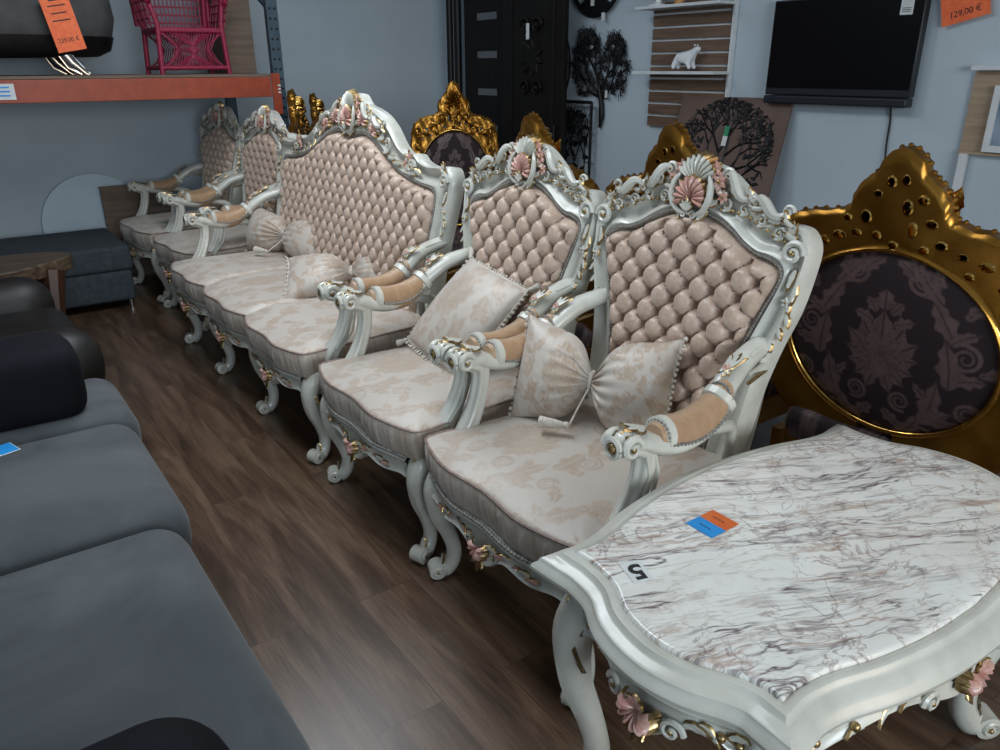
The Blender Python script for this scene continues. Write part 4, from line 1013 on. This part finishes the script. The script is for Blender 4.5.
for x in (.86, -.45):
    for y in (5.62, 6.22): b = MB(); b.tube([(x-.06, y, 1.65), (x-.02, y, 1.59), (x+.04, y, 1.53), (x+.06, y, 1.519)], [(.035, .008), (.03, .008), (.02, .008), (.025, .008)], 8, ref=(1, 0, 0)); b.tube([(x-.10, y, 1.65), (x-.05, y, 1.56), (x+.02, y, 1.522)], .005, 6); b.build('leg', chrome, c1)
def hang_tag(name, c, w_, h_, tilt, face, label, lines, size, rows=2, extra=None):
    # paper tag: face = direction matrix (a right, b up)
    b = MB(); b.box((0, 0, 0), (w_, h_, .0015)); t = b.build(name, tagorange, smooth=False); t.matrix_world = face @ R2(tilt); tag(t, label, 'price tag', 'orange price tags')
    text_mesh('price_text', lines, size, ink, Matrix.Translation((0, -h_*.30, .0012)), t)
    p = MB()
    for k in range(rows): p.box((0, h_*(.05+.13*k), .0012), (w_*(.62-.1*(k % 2)), h_*.022, .0005))
    p.box((0, h_*.42, .0012), (w_*.4, h_*.05, .0005)); p.build('small_print', ink, t, smooth=False); return t
hang_tag('price_tag', None, .155, .30, radians(10), fr((.80, 5.425, 1.80), (1, 0, 0), (0, 0, 1)), 'orange paper price tag hanging from the grey couch on the rack', '239,00 €', .032, 3)
# pink wicker chair on the rack
pc = empty('wicker_chair', (1.555, 5.75, 1.517), 0, 'pink wicker chair standing on the rack deck beside the blue grey upright', 'chair')
for sx in (-1, 1):
    for sy in (-1, 1): b = MB(); b.tube([(sx*.215, sy*.19, 0), (sx*.20, sy*.18, .30), (sx*.235, sy*.17+.02, .70 if sy > 0 else .46)], [.016, .017, .015], 10); b.build('leg', pinkw, pc)
b = MB(); b.box((0, 0, .265), (.43, .39, .035)); b.build('seat', pinkw, pc, bevel=.012)
b = MB()
for sy in (-1, 1): rod(b, (-.21, sy*.19, .04), (.21, sy*.19, .04), .014)
for sx in (-1, 1): rod(b, (sx*.21, -.19, .04), (sx*.21, .19, .04), .014)
b.build('stretcher', pinkw, pc)
for sy in (-1, 1):      # hourglass woven apron
    b = MB()
    for k in range(-9, 10):
        x0 = k*.019; rod(b, (x0, sy*.18, .25), (x0*.45+.004*k, sy*.18, .15), .0035, 5); rod(b, (x0*.45+.004*k, sy*.18, .15), (x0, sy*.18, .045), .0035, 5)
        if abs(k) < 8: rod(b, (x0, sy*.182, .25), (-x0*.3, sy*.182, .15), .003, 5); rod(b, (-x0*.3, sy*.182, .15), (x0, sy*.182, .045), .003, 5)
    b.tube([(-.19, sy*.18, .25), (-.13, sy*.18, .20), (-.09, sy*.18, .15), (-.13, sy*.18, .09), (-.19, sy*.18, .045)], .007, 6); b.tube([(.19, sy*.18, .25), (.13, sy*.18, .20), (.09, sy*.18, .15), (.13, sy*.18, .09), (.19, sy*.18, .045)], .007, 6)
    b.build('woven_apron', pinkw, pc)
b = MB()
for k in range(-8, 9): rod(b, (k*.025, .18, .28), (k*.028, .21, .72), .005, 5)
for k in range(9): rod(b, (-.21, .185+.004*k, .32+.05*k), (.21, .185+.004*k, .32+.05*k), .006, 5)
b.tube([(-.235, .19, .30), (-.25, .21, .60), (-.15, .22, .76), (0, .22, .80), (.15, .22, .76), (.25, .21, .60), (.235, .19, .30)], .018, 8); b.build('backrest', pinkw, pc)
for sx in (-1, 1):
    b = MB(); b.tube([(sx*.22, .19, .50), (sx*.27, .05, .50), (sx*.27, -.14, .48), (sx*.235, -.19, .42)], .02, 8)
    for k in range(8): rod(b, (sx*(.225+.005*(k % 3)), .16-.045*k, .29), (sx*.27, .14-.04*k, .49), .005, 5)
    for z in (.33, .38, .43): rod(b, (sx*(.23+.02*(z-.3)/.1), .18, z), (sx*(.23+.02*(z-.3)/.1), -.18, z), .006, 5)
    b.build('arm', pinkw, pc)
b = MB(); b.box((1.96, 6.1, 1.517+.32), (.20, .50, .64)); tag(b.build('cardboard_box', board, smooth=False, bevel=.004), 'tall brown box on the rack deck behind the pink wicker chair', 'box')

# ---------------------------------------------------------------- right wall displays (x = 4.2 is the wall face)
XW = 4.2
def wallM(y, z, off=.0): return fr((XW-off, y, z), (0, -1, 0), (0, 0, 1))     # a = -y (right in view), b = up, c = into the room
tv = empty('television', (XW, 2.572, 1.372), 0, 'black flat television with a sound bar mounted on the right wall', 'television')
b = MB(); b.box((-.06, 0, .27), (.05, .87, .50)); b.build('body', bezel, tv, bevel=.006)
b = MB(); b.box((-.0865, 0, .285), (.003, .85, .455)); b.build('screen', screen, tv, smooth=False)
b = MB(); b.box((-.065, 0, -.005), (.075, .86, .045)); b.build('sound_bar', bezel, tv, bevel=.008)
b = MB(); b.box((-.02, 0, .27), (.04, .3, .3)); b.build('wall_mount', black, tv, bevel=.003)
b = MB(); b.box((-.0895, -.345, .46), (.002, .065, .10)); l = b.build('screen_sticker', tagwhite, tv, smooth=False)
b = MB()
for k in range(3): b.box((-.091, -.345, .425+.008*k), (.001, .045, .003))
b.build('print', ink, l, smooth=False)
b = MB(); b.tube([tuple(p) for p in cat([(XW-.03, 2.26, 1.37), (XW-.012, 2.255, 1.28), (XW-.015, 2.25, 1.15), (XW-.02, 2.235, 1.0), (XW-.015, 2.24, .8), (XW-.02, 2.25, .4), (XW-.02, 2.25, .15)], 5)], .005, 6); tag(b.build('power_cable', black), 'thin black cable hanging down the wall from the television', 'cable')
tg = hang_tag('price_tag', None, .22, .20, radians(14), wallM(1.985, 1.842, .03), 'orange price tag hanging right of the television', '129,00 €', .040, 0)
b = MB(); rod(b, (0, .10, 0), (-.02, .20, .0), .002, 5); b.build('string', black, tg)
# slatted shelf panel
sh = empty('wall_shelf', (XW, 3.67, 1.16), 0, 'brown slatted wall panel with two white shelves and a white upright', 'shelf')
for k in range(11): b = MB(); b.box((-.022, 0, .035+.0795*k), (.018, .66, .066)); b.build('slat', slatwood, sh, smooth=False, bevel=.003)
b = MB(); b.box((-.006, 0, .44), (.012, .655, .875)); b.build('backing_panel', whitepaint, sh, smooth=False)
for z in (.35, .745): b = MB(); b.box((-.10, .0, z), (.18, .70, .018)); b.build('shelf', whitepaint, sh, smooth=False, bevel=.002)
b = MB(); b.box((-.02, -.34, .5), (.035, .018, 1.05)); b.build('upright', whitepaint, sh, smooth=False, bevel=.002)
# polar bear figurine
def skin(name, pts, edges, m, root=0, sub=2):
    me = bpy.data.meshes.new(name); me.from_pydata([p[:3] for p in pts], edges, []); o = bpy.data.objects.new(name, me); C.objects.link(o)
    o.modifiers.new('skin', 'SKIN'); 
    me.skin_vertices.new() if not me.skin_vertices else None
    for i, p in enumerate(pts): v = me.skin_vertices[0].data[i]; v.radius = (p[3], p[3] if len(p) < 5 else p[4]); v.use_root = (i == root)
    sb = o.modifiers.new('sub', 'SUBSURF'); sb.levels = sb.render_levels = sub; me.materials.append(m); return o
L_ = .042
bear = [(0, .07, .085, .042), (0, .01, .09, .040), (0, -.05, .092, .040), (0, -.088, .122, .027), (0, -.118, .148, .025), (0, -.150, .146, .013)]
e = [(0, 1), (1, 2), (2, 3), (3, 4), (4, 5)]
for sx in (-1, 1):
    for y0, base, yk in ((.07, 0, .085), (-.055, 2, -.07)):
        i = len(bear); bear += [(sx*.025, y0, .055, .021), (sx*.027, yk, .028, .016), (sx*.027, yk-.012, .009, .014)]; e += [(base, i), (i, i+1), (i+1, i+2)]
bo = skin('bear_figurine', bear, e, ceram, 1); bo.scale = (.86, .86, .86); bo.location = (XW-.11, 3.63, 1.16+.359+.006); tag(bo, 'white polar bear figurine standing on the lower white shelf', 'figurine')
b = MB()
for sx in (-1, 1): b.ball((sx*.016, -.104, .172), .008, 0, 6)
b.build('ear', ceram, bo)
b = MB(); b.lathe([(0, 0), (.06, 0), (.062, .006), (.02, .02), (.018, .05), (.045, .07), (.05, .15), (.045, .22), (0, .22)], seg=20); v = b.build('vase', ceram); v.location = (XW-.12, 3.88, 1.16+.755); tag(v, 'white footed vase on the upper white shelf, cut by the top edge', 'vase')
b = MB(); b.lathe([(0, 0), (.03, 0), (.032, .12), (0, .12)], seg=16); v = b.build('candle', noisy('amber_wax', (.45, .22, .06), (.55, .30, .10), 10, .4)); v.location = (XW-.12, 3.70, 1.16+.755); tag(v, 'small amber candle on the upper white shelf beside the vase', 'candle')
# branching metal and printed trees
def branch(mb, M, p, a, L, r, depth, rng, inside, z=0, spread=.5, seg=5):
    if depth == 0 or L < .012: return
    pts = [p]; q = p
    for k in range(3):
        a2 = a + rng.uniform(-.16, .16); q = (q[0]+cos(a2)*L/3, q[1]+sin(a2)*L/3); pts.append(q)
    if not inside(q): 
        if L > .05: branch(mb, M, p, a+rng.choice((-.5, .5)), L*.55, r*.8, depth-1, rng, inside, z, spread, seg)
        return
    mb.tube([M @ Vector((x, y, z)) for x, y in pts], [(r*(1-.12*i), r*(1-.12*i)) for i in range(4)], seg)
    for t in ((-1, 1) if rng.random() < .75 else (-1, 0, 1)): branch(mb, M, q, a+t*spread*rng.uniform(.6, 1.2), L*rng.uniform(.70, .88), r*.74, depth-1, rng, inside, z, spread, seg)
rng = random.Random(11)
def heart(q):
    x, y = q; return ((x+.135)/.165)**2+((y-.09)/.25)**2 < 1 or ((x-.15)/.15)**2+((y-.05)/.25)**2 < 1 or (x*x+(y+.12)**2 < .02)
b = MB(); M = wallM(4.52, 1.48, .025)
b.tube([M @ Vector(p+(0,)) for p in ((.03, -.36), (.045, -.28), (.04, -.2), (.02, -.12), (.0, -.06))], [.010, .022, .02, .018, .014], 8)
for a, p, L in ((1.9, (.01, -.10), .15), (2.4, (.02, -.13), .15), (1.55, (0, -.06), .13), (1.0, (.02, -.12), .15), (.65, (.03, -.16), .12), (2.8, (.02, -.14), .13), (1.3, (.14, .0), .12), (1.9, (-.14, .02), .12), (1.4, (-.14, .02), .12), (1.7, (.16, .02), .12), (2.2, (-.05, .05), .10), (.9, (-.2, .1), .09)): branch(b, M, p, a, L, .0105, 8, rng, heart, spread=.42)
for c_, r1, r2 in (((-.135, .09), .165, .25), ((.15, .05), .15, .25)):
    for k in range(70):
        a = 2*pi*k/70+.1*rng.random(); q = .93+.06*rng.random(); e0 = (c_[0]+r1*q*cos(a), c_[1]+r2*q*sin(a))
        if e0[1] > -.17: rod(b, M @ Vector((c_[0]+r1*.80*cos(a+.05), c_[1]+r2*.80*sin(a+.05), 0)), M @ Vector((e0[0], e0[1], 0)), .0035, 4)
for c_, r1, r2 in (((-.135, .09), .165, .25), ((.15, .05), .15, .25)):
    for k in range(110):
        a = rng.uniform(0, 2*pi); q = rng.uniform(.15, .92)**.6; x0, y0 = c_[0]+r1*q*cos(a), c_[1]+r2*q*sin(a); th = atan2(y0+.25, x0)+rng.uniform(-.5, .5)
        if y0 < -.13: continue
        for dt, L in ((0, .05), (.7, .03), (-.7, .03)): rod(b, M @ Vector((x0, y0, 0)), M @ Vector((x0+L*cos(th+dt), y0+L*sin(th+dt), 0)), .0038, 4)
tag(b.build('tree_wall_art', black), 'black metal wall art, heart shaped branching tree on the right wall', 'wall art')
b = MB(); b.box((0, 0, 0), (.003, .025, .05)); t = b.build('tag', tagwhite, smooth=False); t.location = (XW-.04, 4.42, 1.36); tag(t, 'small white tag on the heart shaped tree', 'tag')
# round ring ornament
b = MB(); M = wallM(4.585, 2.17, .03); b.tube([M @ Vector((.27*cos(t), .27*sin(t), 0)) for t in np.linspace(0, 2*pi, 50)], [(.010, .02)]*50, 8, ref=(-1, 0, 0), cap=False)
b.poly([(-.17, -.21), (-.09, -.15), (.0, -.11), (.09, -.15), (.17, -.21), (.09, -.25), (0, -.268), (-.09, -.25)], .01, M); rod(b, M @ Vector((0, -.1, 0)), M @ Vector((0, .27, 0)), .008)
rg = b.build('ring_wall_art', black); tag(rg, 'black ring shaped wall ornament cut by the top edge', 'wall art')
for y, z in ((4.60, 1.985), (4.48, 1.885)): b = MB(); b.box((0, 0, 0), (.003, .035, .05)); t = b.build('tag', tagwhite, rg, smooth=False); t.location = (XW-.045, y, z)
# skeleton clock
b = MB(); M = wallM(5.31, 1.56, .02)
for r_ in (.45, .27): b.tube([M @ Vector((r_*cos(t), r_*sin(t), 0)) for t in np.linspace(0, 2*pi, 64)], [(.004, .009)]*64, 6, ref=(-1, 0, 0), cap=False)
for k in range(12):
    a = 2*pi*k/12
    for d in (-.018, .018): rod(b, M @ Vector((.27*cos(a)-d*sin(a), .27*sin(a)+d*cos(a), 0)), M @ Vector((.45*cos(a)-d*sin(a), .45*sin(a)+d*cos(a), 0)), .0045, 6)
tag(b.build('wall_clock', black), 'large skeleton wall clock half hidden behind the dark doors', 'clock')
# lattice panel
lp = empty('lattice_panel', (XW-.08, 4.80, .70), 0, 'black metal lattice panel with branch pattern leaning below the heart tree', 'panel')
b = MB(); lw, lh = .54, .60
for a, c in (((-lw/2, 0), (lw/2, 0)), ((lw/2, 0), (lw/2, lh)), ((lw/2, lh), (-lw/2, lh)), ((-lw/2, lh), (-lw/2, 0))): rod(b, (0, a[0], a[1]), (0, c[0], c[1]), .012, 6)
b.build('frame', black, lp)
b = MB(); M = fr((0, 0, 0), (0, 1, 0), (0, 0, 1)); rng = random.Random(4); ins = lambda q: abs(q[0]) < lw/2 and 0 < q[1] < lh
for x in (-.2, -.1, 0, .1, .2):
    for k in range(7): a = rng.uniform(.6, 2.5); leaf(b, M @ R2(rng.uniform(-2.6, 2.6), x+rng.uniform(-.03, .03), .05+.075*k), .085, .020, lift=.02, mat=0, edge=0)
    branch(b, M, (x, 0), pi/2, .16, .009, 6, rng, ins, spread=.5)
b.build('branch_pattern', black, lp)
b = MB(); b.box((-.02, -.10, .06), (.003, .07, .05)); b.build('tag', tagwhite, lp, smooth=False)
st = MB(); st.box((0, 0, -.35), (.03, .5, .70)); st.build('stand', black, lp, smooth=False)
# printed tree picture
pi_ = empty('tree_picture', (XW-.22, 3.255, .62), 0, 'brown panel with a black branching tree leaning against the wall under the television', 'picture'); TLT = radians(14)
pi_.rotation_euler = (0, TLT, 0)
b = MB(); b.box((0, 0, .38), (.02, .84, .78)); b.build('panel', noisy('taupe_panel', (.12, .075, .062), (.15, .097, .08), 5, .7), pi_, smooth=False, bevel=.003)
b = MB(); M = fr((-.012, 0, 0), (0, -1, 0), (0, 0, 1)); rng = random.Random(8)
circ = lambda q: (q[0]/.39)**2 + ((q[1]-.44)/.325)**2 < 1
b.tube([M @ Vector(p+(0,)) for p in ((.0, .0), (.01, .1), (0, .2), (-.01, .28))], [.03, .022, .02, .016], 6)
for a, p in ((.3, (0, .2)), (.8, (0, .22)), (1.25, (0, .27)), (1.7, (0, .28)), (2.2, (0, .24)), (2.75, (0, .2))): branch(b, M, p, a, .15, .013, 7, rng, circ, spread=.48, seg=4)
for k in range(170):
    a = rng.uniform(0, 2*pi); q = rng.uniform(.25, 1)**.5; leaf(b, M @ R2(rng.uniform(0, 6.28), .37*q*cos(a), .44+.31*q*sin(a)), .042, .012, lift=.02, mat=0, edge=0)
b.build('tree_print', black, pi_, smooth=False)
for y, z, m_ in ((-.02, .56, green), (-.02, .50, tagwhite), (.01, .36, tagwhite)): b = MB(); b.box((-.03, y, z), (.003, .035, .06 if y < 0 else .04)); b.build('tag', m_, pi_, smooth=False)
sd = MB(); sd.box((XW-.20, 3.25, .30), (.34, 1.1, .60)); tag(sd.build('sideboard', darkwood, smooth=False, bevel=.006), 'dark low sideboard against the right wall under the tree picture', 'sideboard')
# right shelf box with a picture
rb = empty('wall_box', (XW, 1.53, 1.14), 0, 'oak wall box with white top and white strut at the right edge', 'shelf')
b = MB(); b.box((-.012, 0, .19), (.02, .68, .38)); b.build('back_panel', pale_oak, rb, smooth=False)
b = MB(); b.box((-.035, 0, .395), (.07, .69, .022)); b.build('top_panel', whitepaint, rb, smooth=False, bevel=.002)
b = MB(); b.box((-.03, .31, -.35), (.03, .035, .70)); b.build('strut', whitepaint, rb, smooth=False, bevel=.002)
b = MB(); b.box((-.018, 0, .005), (.036, .68, .012)); b.build('bottom_panel', pale_oak, rb, smooth=False)
pf = empty('picture_frame', (XW-.045, 1.545, 1.157), 0, 'white framed blue grey picture standing in the oak wall box', 'picture frame')
b = MB()
for y, z, w_, h_ in ((0, .285, .42, .03), (0, .015, .42, .03), (.195, .15, .03, .24), (-.195, .15, .03, .24)): b.box((0, y, z), (.02, w_, h_))
b.build('frame', whitepaint, pf, smooth=False)
b = MB(); b.box((.003, 0, .15), (.006, .37, .26)); b.build('picture', noisy('blue_grey_print', (.10, .16, .24), (.30, .38, .46), 7, .4), pf, smooth=False)
# dark doors standing by the wall
def door(name, y0, y1, x, label, strips):
    r = empty(name, (x, (y0+y1)/2, 0), 0, label, 'door'); w_ = y1-y0
    b = MB(); b.box((0, 0, 1.15), (.045, w_, 2.30)); b.build('leaf_panel', darkwood, r, smooth=False, bevel=.004)
    if strips:
        for k in range(6): b = MB(); b.box((-.024, -w_*.02, .45+.30*k), (.006, w_*.42, .055)); b.build('glass_strip', glassm, r, smooth=False)
    else:
        for z0, z1 in ((.15, .95), (1.05, 2.15)):
            b = MB(); M = fr((-.023, 0, 0), (0, -1, 0), (0, 0, 1))
            for a, c in (((-w_*.35, z0), (w_*.35, z0)), ((w_*.35, z0), (w_*.35, z1)), ((w_*.35, z1), (-w_*.35, z1)), ((-w_*.35, z1), (-w_*.35, z0))): rod(b, M @ Vector(a+(0,)), M @ Vector(c+(0,)), .010, 6)
            b.build('moulding', darkwood, r)
        c = MB(); M = fr((-.024, 0, 1.62), (0, -1, 0), (0, 0, 1)); 
        for k in range(10): leaf(c, M @ R2(2*pi*k/10), .14, .03, lift=.05, mat=0, edge=0)
        for g in (1, -1):
            for z in (.22, -.22): scroll(c, M @ Matrix.Translation((g*.07, z, 0)), .06, 1.3, .2, flip=g, eye=0)
        c.build('carving', darkwood, r)
        b = MB(); b.box((-.05, .02, 1.80), (.004, .035, .11)); b.build('tag', tagwhite, r, smooth=False)
    b = MB(); rod(b, (-.05, -w_*.42, 1.0), (-.05, -w_*.42, 1.14), .010); rod(b, (-.02, -w_*.42, 1.05), (-.05, -w_*.42, 1.05), .008); b.build('handle', black, r)
    return r
door('display_door', 5.50, 6.18, 4.10, 'dark display door with horizontal glass strips beside the corner', True)
door('display_door', 4.62, 5.36, 3.93, 'dark carved display door with a hanging tag, in front of the clock', False)
for y, x, r_ in ((6.30, 4.08, .035), (6.40, 4.06, .03)):
    b = MB(); rod(b, (x, y, 0), (x+.01, y, 2.6), r_, 12); b.box((x, y, .01), (.12, .10, .02)); tag(b.build('pole', black), 'black pole standing in the room corner, ' + ('nearer the door' if y < 6.35 else 'left of the other pole'), 'pole', 'black poles in the corner')
